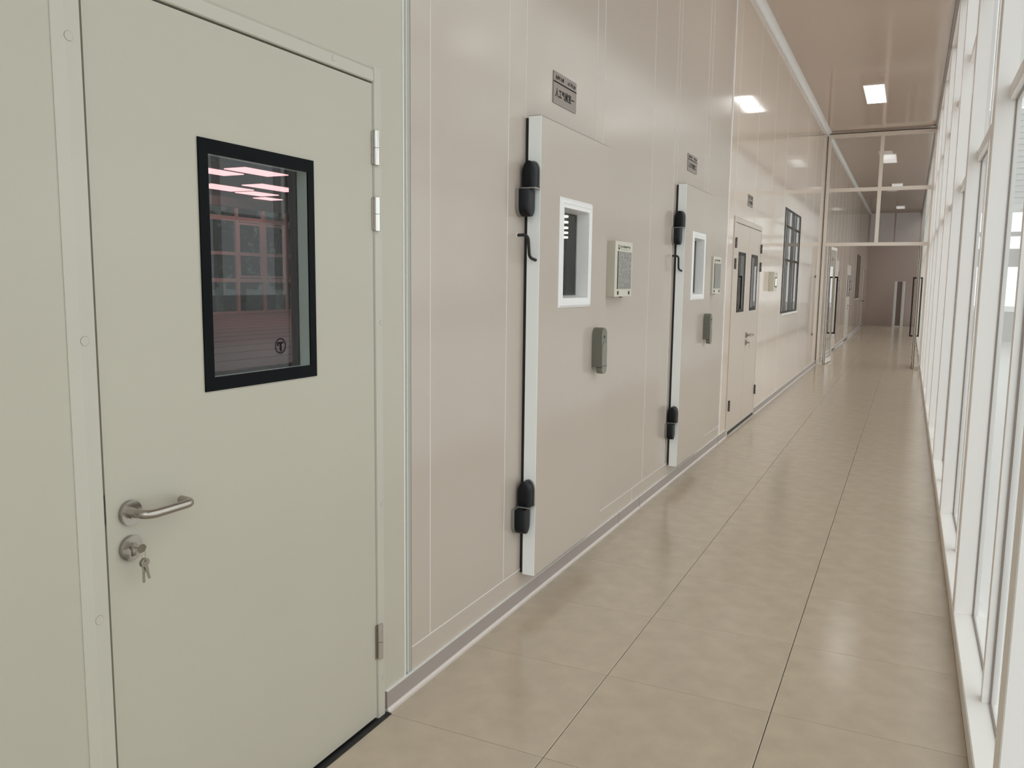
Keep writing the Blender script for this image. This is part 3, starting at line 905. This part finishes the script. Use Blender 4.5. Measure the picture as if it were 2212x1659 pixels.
k2 = tag(empty('key_bunch', (0.02, 8.98, 0.88)), 'tiny bunch of keys hanging from the double door lock', 'keys')
MB().box(0.018, 0.050, 8.979, 8.982, 0.877, 0.895, 0.001).build('key', 'keymetal', k2)
key(k2, 8.982, 0.858, 0.046, 0.05)

# thin dark outline of the double door frame
MB().ring(8.0965, 9.7235, -0.01, 2.1535, 0.0035, 0.0, 0.0012).build('frame_outline', 'trim_brown', d4)

# ================================================================== wall window
def wall_window(name, y0, y1, z0, z1, label):
    w = structure(empty(name, (0, y0, z0)), label, 'window')
    MB().ring(y0, y1, z0, z1, 0.028, -0.05, 0.006).build('window_frame', 'blackgloss', w)
    MB().add([(0.002, y0 + 0.028, z0 + 0.028), (0.002, y1 - 0.028, z0 + 0.028), (0.002, y1 - 0.028, z1 - 0.028), (0.002, y0 + 0.028, z1 - 0.028)], [(0, 1, 2, 3)]).build('window_pane', 'glass_dark', w)
    MB().box(0.0, 0.022, y0 - 0.01, y1 + 0.01, z0 - 0.025, z0).build('window_sill', 'seam', w)
    MB().add([(-0.06, y0, z0), (-0.06, y1, z0), (-0.06, y1, z1), (-0.06, y0, z1)], [(0, 1, 2, 3)]).build('inner_pane', 'glass_dark', w)
    for o in w.children:
        o.matrix_parent_inverse = Matrix.Translation((0, -y0, -z0))
    return w
wall_window('window_1', 11.58, 13.28, 1.12, 2.535, 'dark reflective window in the panel wall before the glass partition')
wall_window('window_2', 28.5, 30.2, 1.12, 2.52, 'distant dark window in the panel wall beyond the glass partition')

# far doors beyond the partition
def far_door(name, y0, y1, label, double=False, pull_y=None, lever_y=None):
    d = structure(empty(name, (0, y0, 0)), label, 'door')
    MB().box(-0.05, 0.008, y0, y0 + 0.05, 0, 2.15).build('frame_jamb', 'panel', d)
    MB().box(-0.05, 0.008, y1 - 0.05, y1, 0, 2.15).build('frame_jamb', 'panel', d)
    MB().box(-0.05, 0.008, y0 + 0.05, y1 - 0.05, 2.10, 2.15).build('frame_head', 'panel', d)
    spans = [(y0 + 0.054, y1 - 0.054)] if not double else [(y0 + 0.054, (y0 + y1) / 2 - 0.003), ((y0 + y1) / 2 + 0.003, y1 - 0.054)]
    for a, b in spans:
        MB().slab(a, b, 0.035, 2.096, -0.04, 0.006).build('leaf', 'panel_dd', d)
        if double:
            c = (a + b) / 2
            MB().slab(c - 0.17, c + 0.17, 1.22, 1.82, 0.006, 0.009).build('vision_panel', 'blackgloss', d)
    MB().box(-0.05, 0.005, y0 + 0.05, y1 - 0.05, 0.0, 0.035).build('bottom_gap', 'black', d)
    for za in (1.75, 0.26):
        MB().box(0.006, 0.026, y1 - 0.07, y1 - 0.045, za, za + 0.11, 0.003).build('hinge', 'steel', d)
    if pull_y:
        MB().tube(bend([(0.006, pull_y, 1.65), (0.06, pull_y, 1.63), (0.06, pull_y, 1.43), (0.006, pull_y, 1.41)], 0.05, 6), 0.010, 10).build('pull_handle', 'steel', d)
    if lever_y:
        MB().disc(0.006, 0.016, lever_y, 0.97, 0.0285, 20).build('handle_rose', 'steel', d)
        MB().tube(bend([(0.01, lever_y, 0.97), (0.06, lever_y, 0.97), (0.06, lever_y + 0.13, 0.97)], 0.02, 5), 0.0105, 10).build('lever', 'steel', d)
        MB().disc(0.006, 0.016, lever_y, 0.885, 0.0285, 20).build('lock_rose', 'steel', d)
    for o in d.children:
        o.matrix_parent_inverse = Matrix.Translation((0, -y0, 0))
far_door('door_7', 20.05, 21.15, 'cream single door with steel pull handle just beyond the partition', pull_y=20.98)
far_door('door_8', 24.15, 25.75, 'distant cream double door with lever handle beyond the partition', True, pull_y=25.45, lever_y=24.99)
# end door leaf on the left wall, dark edge
d9 = structure(empty('door_9', (0, 33.4, 0)), 'last cream door in the far left corner with dark edge', 'door')
MB().slab(32.55, 33.52, 0.03, 2.10, 0.0, 0.008).build('leaf', 'panel_dd', d9)
MB().box(0.0, 0.012, 33.52, 33.60, 0.0, 2.12).build('edge_gap', 'box_dark', d9)
MB().tube(bend([(0.008, 32.8, 0.99), (0.07, 32.8, 0.99), (0.07, 32.93, 0.99)], 0.02, 5), 0.014, 10).build('lever', 'darkmetal', d9)
for o in d9.children:
    o.matrix_parent_inverse = Matrix.Translation((0, -33.4, 0))

# small dark clips on the wall before the partition
for z, lb in ((1.667, 'small dark clip on the panel wall before the partition, upper'), (0.623, 'small dark clip on the panel wall before the partition, lower')):
    o = empty('wall_clip', (0, 15.80, z))
    tag(o, lb, 'clip', 'clips on the panel wall')
    for ch in (MB().box(0.0, 0.012, 15.79, 15.815, z - 0.018, z + 0.018, 0.002).build('clip_plate', 'darkmetal', o), MB().box(0.004, 0.030, 15.815, 15.86, z + 0.004, z + 0.014, 0.002).build('clip_arm', 'steel', o)):
        ch.matrix_parent_inverse = Matrix.Translation((0, -15.80, -z))

# ================================================================== name plates
def sign(y0, y1, z0, z1, label, big, seed, bw=0.0):
    o = empty('name_plate', (0, y0, z0))
    tag(o, label, 'sign', 'name plates above the doors')
    inv = Matrix.Translation((0, -y0, -z0))
    h = z1 - z0
    MB().box(0.0, 0.004, y0, y1, z0, z1, 0.001).build('plate', 'signplate', o).matrix_parent_inverse = inv
    MB().ring(y0, y1, z0, z1, 0.003, 0.004, 0.0046).build('plate_rim', 'hinge_grey', o).matrix_parent_inverse = inv
    zl = z0 + h * 0.66
    MB().box(0.004, 0.0048, y0, y1, zl, zl + h * 0.04).build('rule', 'ink', o).matrix_parent_inverse = inv
    rnd = random.Random(seed)
    mb = MB()
    w = y1 - y0
    glyphs(mb, y0 + w * 0.08, y0 + w * 0.43, zl + h * 0.10, zl + h * 0.25, 5, 0.0042, rnd, 7, 0.09)
    mb.build('small_print', 'ink', o).matrix_parent_inverse = inv
    mb = MB()
    glyphs(mb, y0 + w * 0.60, y0 + w * 0.96, zl + h * 0.10, zl + h * 0.25, 7, 0.0042, rnd, 5, 0.10)
    mb.build('small_print', 'ink', o).matrix_parent_inverse = inv
    t = text_obj('lettering', big, y0 + w * 0.08, y0 + w * 0.90, z0 + h * 0.22, z0 + h * 0.50, 0.0046, 'ink', o)
    if t:
        t.matrix_parent_inverse = inv
sign(3.628, 3.916, 2.326, 2.470, 'brushed name plate on the wall above the nearer cold room door', '人工气候室一', 3)
sign(6.205, 6.493, 2.340, 2.467, 'brushed name plate on the wall above the second cold room door', '人工气候室二', 5)
sign(8.765, 9.042, 2.305, 2.423, 'small dark name plate on the wall above the double door', '人工气候室', 9)

# ================================================================== control panels on the wall
def control_panel(y0, label, seed):
    y1, z0, z1 = y0 + 0.312, 1.418, 1.731
    o = empty('control_panel', (0, y0, z0))
    tag(o, label, 'control panel', 'ivory control panels beside the cold room doors')
    inv = Matrix.Translation((0, -y0, -z0))
    MB().box(0.0, 0.006, y0 + 0.002, y1 - 0.002, z0 + 0.002, z1 - 0.002).build('back_plate', 'box_dark', o).matrix_parent_inverse = inv
    MB().box(0.005, 0.058, y0, y1, z0, z1, 0.0025).build('enclosure', 'box', o).matrix_parent_inverse = inv
    f = MB().box(0.058, 0.0625, y0 + 0.045, y1 - 0.025, z0 + 0.046, z0 + 0.256, 0.0012).build('film_cover', 'film', o)
    f.matrix_parent_inverse = inv
    e = MB().box(0.058, 0.0615, y0 + 0.042, y0 + 0.046, z0 + 0.044, z0 + 0.257).build('bezel_edge', 'black', o)
    e.matrix_parent_inverse = inv
    rnd = random.Random(seed)
    mb = MB()
    glyphs(mb, y0 + 0.088, y1 - 0.045, z0 + 0.276, z0 + 0.291, 11, 0.0581, rnd, 6, 0.12)
    glyphs(mb, y0 + 0.088, y1 - 0.045, z0 + 0.267, z0 + 0.271, 14, 0.0581, rnd, 2, 0.3)
    mb.build('heading', 'ink', o).matrix_parent_inverse = inv
    lg = MB()
    n = 22
    vs = []
    cyy, czz = y0 + 0.062, z0 + 0.279
    for k in range(n):
        a = k * 2 * math.pi / n
        vs += [(0.0584, cyy + 0.014 * math.cos(a), czz + 0.014 * math.sin(a)), (0.0584, cyy + 0.009 * math.cos(a), czz + 0.009 * math.sin(a))]
    lg.add(vs, [(2 * k, 2 * ((k + 1) % n), 2 * ((k + 1) % n) + 1, 2 * k + 1) for k in range(n)])
    lg.disc(0.0581, 0.0587, cyy, czz - 0.007, 0.006, 12)
    lg.build('logo', 'ink', o).matrix_parent_inverse = inv
    for yy in (y0 + 0.058, y1 - 0.052):
        b = MB().disc(0.0575, 0.062, yy, z0 + 0.022, 0.0105, 20).build('button', 'black', o)
        b.matrix_parent_inverse = inv
        MB().disc(0.062, 0.0632, yy, z0 + 0.022, 0.006, 16).build('button_cap', 'hinge_grey', b)
    MB().box(0.02, 0.035, y0 + 0.20, y0 + 0.215, z0 - 0.006, z0 + 0.001).build('cable_gland', 'black', o).matrix_parent_inverse = inv
control_panel(4.425, 'ivory control panel with crinkled film cover, beside the nearer cold room door', 21)
control_panel(6.985, 'ivory control panel with crinkled film cover, beside the second cold room door', 22)
cp = empty('control_panel', (0, 10.42, 1.427))
tag(cp, 'small ivory control panel with lit display between double door and window', 'control panel')
inv = Matrix.Translation((0, -10.42, -1.427))
MB().box(0.0, 0.062, 10.42, 10.70, 1.427, 1.662, 0.002).build('enclosure', 'box', cp).matrix_parent_inverse = inv
MB().ring(10.49, 10.66, 1.475, 1.60, 0.018, 0.062, 0.066).build('display_bezel', 'bronze', cp).matrix_parent_inverse = inv
MB().box(0.062, 0.0645, 10.508, 10.642, 1.493, 1.582).build('display', 'screen', cp).matrix_parent_inverse = inv
mb = MB()
glyphs(mb, 10.53, 10.64, 1.630, 1.640, 4, 0.0622, random.Random(4), 4, 0.2)
mb.build('heading', 'ink', cp).matrix_parent_inverse = inv
for yy in (10.53, 10.62):
    MB().box(0.062, 0.067, yy - 0.018, yy + 0.018, 1.438, 1.462, 0.001).build('button', 'whitepvc', cp).matrix_parent_inverse = inv

# ================================================================== ceiling lights
def ceiling_light(xc, y0, y1, on, label):
    o = empty('ceiling_light', (xc, (y0 + y1) / 2, ZC))
    tag(o, label, 'ceiling light', 'rectangular ceiling lights')
    inv = Matrix.Translation((-xc, -(y0 + y1) / 2, -ZC))
    fr = MB()
    xa, xb = xc - 0.145, xc + 0.145
    t = 0.012
    for a in ((xa, xb, y0, y0 + t), (xa, xb, y1 - t, y1), (xa, xa + t, y0 + t, y1 - t), (xb - t, xb, y0 + t, y1 - t)):
        fr.box(a[0], a[1], a[2], a[3], ZC - 0.012, ZC - 0.0005)
    fr.build('light_frame', 'white', o).matrix_parent_inverse = inv
    MB().box(xa + t, xb - t, y0 + t, y1 - t, ZC - 0.009, ZC - 0.003).build('diffuser', 'lamp_on' if on else 'lamp_dim', o).matrix_parent_inverse = inv
ceiling_light(0.912, 6.20, 7.48, True, 'unseen lit ceiling light added high above the second cold room door')  # out of view, added in line with the row for more light
ceiling_light(0.912, 13.00, 14.28, True, 'bright lit ceiling light just in front of the glass partition')
ceiling_light(0.970, 19.79, 21.11, False, 'pale ceiling light first beyond the glass partition, upper right pane')
ceiling_light(1.060, 25.33, 26.6, False, 'pale ceiling light partly hidden behind the partition rail')
ceiling_light(1.080, 32.25, 33.35, False, 'pale farthest ceiling light near the end wall')

# ================================================================== floor-standing unit at the far end
u = empty('floor_standing_unit', (1.215, 34.62, 0))
tag(u, 'tall white floor standing unit with brown front at corridor end', 'air unit')
inv = Matrix.Translation((-1.215, -34.62, 0))
ux0, ux1, uy0, uy1, uz = 1.030, 1.400, 34.45, 34.80, 1.72
MB().box(ux0 + 0.02, ux1 - 0.02, uy0 + 0.04, uy1, 0.02, uz - 0.01, 0.008).build('body', 'whitepvc', u).matrix_parent_inverse = inv
MB().box(ux0, ux0 + 0.10, uy0, uy0 + 0.16, 0.02, uz, 0.02).build('side_column', 'whitepvc', u).matrix_parent_inverse = inv
MB().box(ux1 - 0.10, ux1, uy0, uy0 + 0.16, 0.02, uz, 0.02).build('side_column', 'whitepvc', u).matrix_parent_inverse = inv
MB().box(ux0 + 0.10, ux1 - 0.10, uy0 + 0.03, uy0 + 0.06, 0.05, uz - 0.01, 0.004).build('front_panel', 'brown_panel', u).matrix_parent_inverse = inv
MB().box(ux0 - 0.01, ux1 + 0.01, uy0 - 0.01, uy1 + 0.01, 0.0, 0.03, 0.005).build('base', 'whitepvc', u).matrix_parent_inverse = inv
MB().box(ux0 - 0.012, ux0 + 0.002, uy0 + 0.05, uy0 + 0.09, 0.40, 0.50).build('power_inlet', 'box_dark', u).matrix_parent_inverse = inv

# ================================================================== the hall outside the glazing
HX0, HX1, HY0, HY1, HZ = 1.95, 13.0, -4.0, 27.0, 6.4
structure(MB().box(HX0, HX1 + 0.3, HY0, HY1, -0.1, 0.0).build('floor_hall', 'hall_floor'), 'pale shiny floor of the bright hall outside the glazing', 'floor')
# unseen roof, glazed strips between solid bands added to bring daylight in
rf = structure(empty('ceiling_hall', (HX0, HY0, HZ)), 'unseen hall roof with glazed strips added to bring daylight in', 'roof')
inv = Matrix.Translation((-HX0, -HY0, -HZ))
for xa, xb in ((HX0 - 0.1, 2.6), (6.0, 6.3), (9.3, 9.6), (12.6, HX1 + 0.3)):
    MB().box(xa, xb, HY0, HY1, HZ, HZ + 0.1).build('roof_band', 'hall_wall', rf).matrix_parent_inverse = inv
for xa, xb in ((2.6, 6.0), (6.3, 9.3), (9.6, 12.6)):
    MB().add([(xa, HY0, HZ + 0.05), (xb, HY0, HZ + 0.05), (xb, HY1, HZ + 0.05), (xa, HY1, HZ + 0.05)], [(0, 1, 2, 3)]).build('daylight_pane', 'glass', rf).matrix_parent_inverse = inv
structure(MB().box(HX0 - 0.1, HX0, HY0, HY1, ZC + 0.08, HZ).build('wall_fascia', 'hall_wall'), 'pale wall above the corridor on the hall side', 'wall')
# outer long wall: parapet, posts, panes
ho = structure(empty('wall_hall_side', (HX1, HY0, 0)), 'long window wall on the far side of the hall', 'wall')
inv = Matrix.Translation((-HX1, -HY0, 0))
MB().box(HX1, HX1 + 0.25, HY0, HY1, 0, 0.6).build('parapet', 'hall_wall', ho).matrix_parent_inverse = inv
MB().box(HX1, HX1 + 0.25, HY0, HY1, 5.6, HZ).build('lintel', 'hall_wall', ho).matrix_parent_inverse = inv
MB().box(HX1 + 0.05, HX1 + 0.15, HY0, HY1, 2.9, 3.05).build('rail', 'white', ho).matrix_parent_inverse = inv
y = HY0
while y < HY1 + 0.01:
    MB().box(HX1, HX1 + 0.15, y - 0.06, y + 0.06, 0.6, 5.6).build('post', 'white', ho).matrix_parent_inverse = inv
    if y + 2 < HY1 + 1:
        MB().add([(HX1 + 0.1, y + 0.06, 0.6), (HX1 + 0.1, y + 1.99, 0.6), (HX1 + 0.1, y + 1.99, 5.6), (HX1 + 0.1, y + 0.06, 5.6)], [(0, 1, 2, 3)]).build('glass_pane', 'glass', ho).matrix_parent_inverse = inv
    y += 2.05
# end wall of the hall, seen through the nearest panes
he = structure(empty('wall_hall_end', (HX0, HY1, 0)), 'end wall of the hall with bright windows below grey siding', 'wall')
inv = Matrix.Translation((-HX0, -HY1, 0))
def hpart(mb, n_, m_):
    mb.build(n_, m_, he).matrix_parent_inverse = inv
hpart(MB().box(HX0, HX1, HY1, HY1 + 0.2, 0, 0.85), 'parapet', 'hall_dark')
hpart(MB().box(HX0, HX1, HY1, HY1 + 0.2, 2.11, 2.61), 'band', 'hall_dark')
hpart(MB().box(HX0, HX1, HY1, HY1 + 0.15, 2.96, 3.08), 'rail', 'hall_dark')
hpart(MB().box(HX0, HX1, HY1, HY1 + 0.2, 3.63, 3.86), 'band', 'hall_wall')
z = 3.86
while z < HZ:
    hpart(MB().prism([(HY1 - 0.02, z), (HY1 + 0.1, z), (HY1 + 0.1, z + 0.155), (HY1 + 0.005, z + 0.155)], HX0, HX1, 'x') if True else None, 'siding_board', 'siding')
    z += 0.16
for xa in (HX0, 3.3, 5.6, 7.9, 10.2, 12.6):
    hpart(MB().box(xa, xa + 0.1, HY1 - 0.01, HY1 + 0.15, 0.85, 3.63), 'post', 'white')
for za, zb in ((0.85, 2.11), (2.61, 2.96), (3.08, 3.63)):
    hpart(MB().add([(HX0, HY1 + 0.08, za), (HX1, HY1 + 0.08, za), (HX1, HY1 + 0.08, zb), (HX0, HY1 + 0.08, zb)], [(0, 1, 2, 3)]), 'glass_pane', 'glass')
hr = structure(empty('wall_hall_rear', (HX0, HY0, 0)), 'unseen tall window wall at the rear of the hall, added for light', 'wall')  # unseen glazing added to throw light on the corridor posts
inv2 = Matrix.Translation((-HX0, -HY0, 0))
for k in range(7):
    xa = HX0 + k * (HX1 - HX0) / 6
    MB().box(xa - 0.05, xa + 0.05, HY0 - 0.15, HY0, 0.3, 6.1).build('post', 'white', hr).matrix_parent_inverse = inv2
    if k < 6:
        xb = xa + (HX1 - HX0) / 6
        MB().add([(xa + 0.05, HY0 - 0.08, 0.3), (xb - 0.05, HY0 - 0.08, 0.3), (xb - 0.05, HY0 - 0.08, 6.1), (xa + 0.05, HY0 - 0.08, 6.1)], [(0, 1, 2, 3)]).build('glass_pane', 'glass', hr).matrix_parent_inverse = inv2
MB().box(HX0, HX1, HY0 - 0.2, HY0, 0, 0.3).build('parapet', 'hall_wall', hr).matrix_parent_inverse = inv2
MB().box(HX0, HX1, HY0 - 0.2, HY0, 6.1, HZ).build('lintel', 'hall_wall', hr).matrix_parent_inverse = inv2
structure(MB().box(6.0, HX1, HY1 + 0.2, YE + 1, 0, HZ).build('wall_light_block', 'hall_dark'), 'unseen solid block beyond the hall end, added to keep light out', 'wall')  # unseen block added to dim the far end of the corridor
cu = MB()
n = 120
vs, fs = [], []
for k in range(n + 1):
    xx = 4.26 + 1.3 * k / n
    yy = HY1 - 0.12 + 0.045 * math.sin(k * 0.9) + 0.02 * math.sin(k * 2.3)
    vs += [(xx, yy, 0.80), (xx, yy, 3.70)]
fs = [(2 * k, 2 * k + 2, 2 * k + 3, 2 * k + 1) for k in range(n)]
cu.add(vs, fs, True)
co = tag(empty('sheer_curtain', (4.9, HY1 - 0.12, 0.8)), 'sheer white curtain at the hall end window', 'curtain')
inv = Matrix.Translation((-4.9, -(HY1 - 0.12), -0.8))
cu.build('cloth', 'sheer', co).matrix_parent_inverse = inv
MB().tube([(4.2, HY1 - 0.12, 3.72), (5.62, HY1 - 0.12, 3.72)], 0.018, 10).build('rail', 'white', co).matrix_parent_inverse = inv
for xx in (4.24, 5.56):
    MB().box(xx, xx + 0.03, HY1 - 0.14, HY1, 3.69, 3.75).build('rail_bracket', 'white', co).matrix_parent_inverse = inv
# pendant light panels hanging in the hall, mirrored in the glossy corridor wall
for k, yy in enumerate((5.0, 9.4, 13.8, 18.1, 22.5)):
    hp = empty('hall_light', (6.15, yy, 5.9))
    tag(hp, ['nearest', 'second nearest', 'middle', 'second farthest', 'farthest'][k] + ' of the pendant light panels hanging in the hall', 'pendant light', 'pendant lights in the hall')
    inv = Matrix.Translation((-6.15, -yy, -5.9))
    MB().box(5.95, 6.35, yy - 0.7, yy + 0.7, 5.9, 5.915).build('diffuser', 'lamp_on', hp).matrix_parent_inverse = inv
    MB().box(5.93, 6.37, yy - 0.72, yy + 0.72, 5.915, 5.96).build('housing', 'white', hp).matrix_parent_inverse = inv
    for q in (-0.5, 0.5):
        MB().tube([(6.15, yy + q, 5.96), (6.15, yy + q, HZ - 0.022)], 0.006, 6).build('suspension_wire', 'steel', hp).matrix_parent_inverse = inv
# paving outdoors
structure(MB().box(-60, 60, -60, 90, -0.3, -0.13).build('ground', 'outdoor'), 'pale paving outdoors around the building', 'ground')

# ================================================================== plant room behind the first door
PX = -25.0
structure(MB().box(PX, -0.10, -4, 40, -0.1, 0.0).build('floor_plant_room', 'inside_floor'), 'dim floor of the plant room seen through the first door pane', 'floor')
cpr = structure(MB().box(-10.0, -0.10, -4, 40, 6.6, 6.7).build('ceiling_plant_room', 'inside'), 'dark roof of the plant room, one unseen glazed strip added for daylight', 'ceiling')
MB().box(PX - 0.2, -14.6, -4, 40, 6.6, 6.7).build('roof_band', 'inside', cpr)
MB().add([(-14.6, -4, 6.65), (-10.0, -4, 6.65), (-10.0, 40, 6.65), (-14.6, 40, 6.65)], [(0, 1, 2, 3)]).build('daylight_pane', 'glass_dark', cpr)  # unseen opening added so daylight brightens the plant room
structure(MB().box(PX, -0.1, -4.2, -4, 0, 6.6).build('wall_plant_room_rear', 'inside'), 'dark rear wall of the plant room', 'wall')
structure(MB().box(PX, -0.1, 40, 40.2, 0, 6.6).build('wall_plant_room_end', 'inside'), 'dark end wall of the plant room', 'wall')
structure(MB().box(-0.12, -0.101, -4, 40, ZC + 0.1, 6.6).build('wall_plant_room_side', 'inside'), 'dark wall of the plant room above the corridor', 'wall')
pw = structure(empty('wall_plant_room_window', (PX, 20, 0)), 'window wall at the back of the plant room, pink lamp light in its frame colour', 'window wall')
inv = Matrix.Translation((-PX, -20, 0))
def wpart(mb, n_, m_):
    mb.build(n_, m_, pw).matrix_parent_inverse = inv
ycols = [20.3, 22.1, 23.9, 25.6, 27.3, 28.95, 30.45, 32.2, 34.0]
for k, yy in enumerate(ycols):
    wpart(MB().box(PX, PX + 0.12, yy - 0.08, yy + 0.08, 0.0, 4.75), 'post', 'inside_frame')
for a, b in zip(ycols, ycols[1:]):
    for za, zb in ((0.0, 0.10), (1.36, 1.52), (2.52, 2.66), (3.98, 4.18)):
        wpart(MB().box(PX, PX + 0.10, a + 0.08, b - 0.08, za, zb), 'rail', 'inside_frame')
    if a > 27:
        wpart(MB().ring(a + 0.10, b - 0.10, 1.56, 3.95, 0.09, PX + 0.02, PX + 0.08), 'sash', 'inside_frame')
    wpart(MB().add([(PX + 0.02, a + 0.08, 0.1), (PX + 0.02, b - 0.08, 0.1), (PX + 0.02, b - 0.08, 4.75), (PX + 0.02, a + 0.08, 4.75)], [(0, 1, 2, 3)]), 'glass_pane', 'glass_tint')
wpart(MB().box(PX, PX + 0.3, -4, 40, 4.75, 6.6), 'lintel', 'inside')
wpart(MB().box(PX - 0.1, PX, -4, 20.3, 0, 4.75), 'blank_wall', 'inside')
wpart(MB().box(PX - 0.1, PX, 34.0, 40, 0, 4.75), 'blank_wall', 'inside')
# steel beam across the room
structure(MB().box(-20.2, -20.0, -4, 40, 4.0, 4.32).build('trim_4', 'inside'), 'grey beam crossing the plant room', 'beam')
# planked floor joints of the plant room
pf = bpy.data.objects['floor_plant_room']
for k in range(18):
    xx = -24.0 + k * 1.2
    MB().box(xx, xx + 0.03, -4, 40, 0.0, 0.004).build('floor_joint', 'inside', pf)
# pink grow lights
for k, (xa, xb, ya, yb) in enumerate(((-18.6, -17.4, 20.3, 22.3), (-17.2, -16.3, 20.6, 21.8), (-19.9, -19.0, 19.3, 21.6), (-23.4, -22.2, 23.3, 25.5), (-21.4, -20.4, 24.0, 26.4), (-23.6, -22.6, 25.9, 27.4), (-24.5, -23.8, 27.9, 29.0), (-15.7, -15.1, 16.2, 17.3))):
    g = empty('grow_light', ((xa + xb) / 2, (ya + yb) / 2, 5.0))
    tag(g, ['pink grow light hanging centre right behind the first door pane', 'pink grow light at the right edge of the first door pane', 'pink grow light at the left edge of the first door pane',
            'pink grow light in the lower left row behind the pane', 'pink grow light in the lower right row behind the pane', 'small pink grow light below the lower row behind the pane',
            'lowest small pink grow light behind the pane', 'small pink grow light at the very top of the first door pane'][k], 'grow light', 'pink grow lights in the plant room')
    inv = Matrix.Translation((-(xa + xb) / 2, -(ya + yb) / 2, -5.0))
    MB().box(xa, xb, ya, yb, 5.0, 5.03).build('light_panel', 'pink', g).matrix_parent_inverse = inv
    MB().box(xa - 0.02, xb + 0.02, ya - 0.02, yb + 0.02, 5.03, 5.08).build('housing', 'trim_brown', g).matrix_parent_inverse = inv
    for yy in (ya + 0.2, yb - 0.2):
        MB().tube([((xa + xb) / 2, yy, 5.08), ((xa + xb) / 2, yy, 6.6)], 0.01, 6).build('suspension_wire', 'steel', g).matrix_parent_inverse = inv
# trees outside the plant room windows
def tree(x, y, h, seed, label):
    rnd = random.Random(seed)
    t = empty('tree', (x, y, -0.13))
    tag(t, label, 'tree', 'trees outside the plant room windows')
    inv = Matrix.Translation((-x, -y, 0.13))
    MB().tube([(x, y, -0.13), (x + 0.1, y, h * 0.3), (x, y + 0.1, h * 0.7)], [0.16, 0.12, 0.05], 8).build('trunk', 'bark', t).matrix_parent_inverse = inv
    mb = MB()
    for _ in range(1400):
        a, b_ = rnd.random() * 2 * math.pi, rnd.random()
        rr = 1.5 * math.sqrt(rnd.random())
        zz = 1.0 + b_ * (h - 1.0)
        wd = rr * math.sin(math.pi * (0.15 + 0.8 * b_))
        p = Vector((x + wd * math.cos(a), y + wd * math.sin(a), zz))
        d_ = Vector((rnd.uniform(-1, 1), rnd.uniform(-1, 1), rnd.uniform(-1, 1))).normalized() * 0.17
        e_ = d_.cross(Vector((rnd.uniform(-1, 1), rnd.uniform(-1, 1), rnd.uniform(-1, 1)))).normalized() * 0.09
        mb.add([p - d_, p + e_, p + d_, p - e_], [(0, 1, 2, 3)])
    mb.build('foliage', 'leaf', t).matrix_parent_inverse = inv
tree(-28.5, 28.6, 5.2, 1, 'dark tree behind the left window bay of the plant room')
tree(-28.8, 31.6, 5.6, 2, 'dark tree behind the middle window bay of the plant room')
tree(-28.6, 34.6, 5.0, 3, 'dark tree behind the right window bay of the plant room')
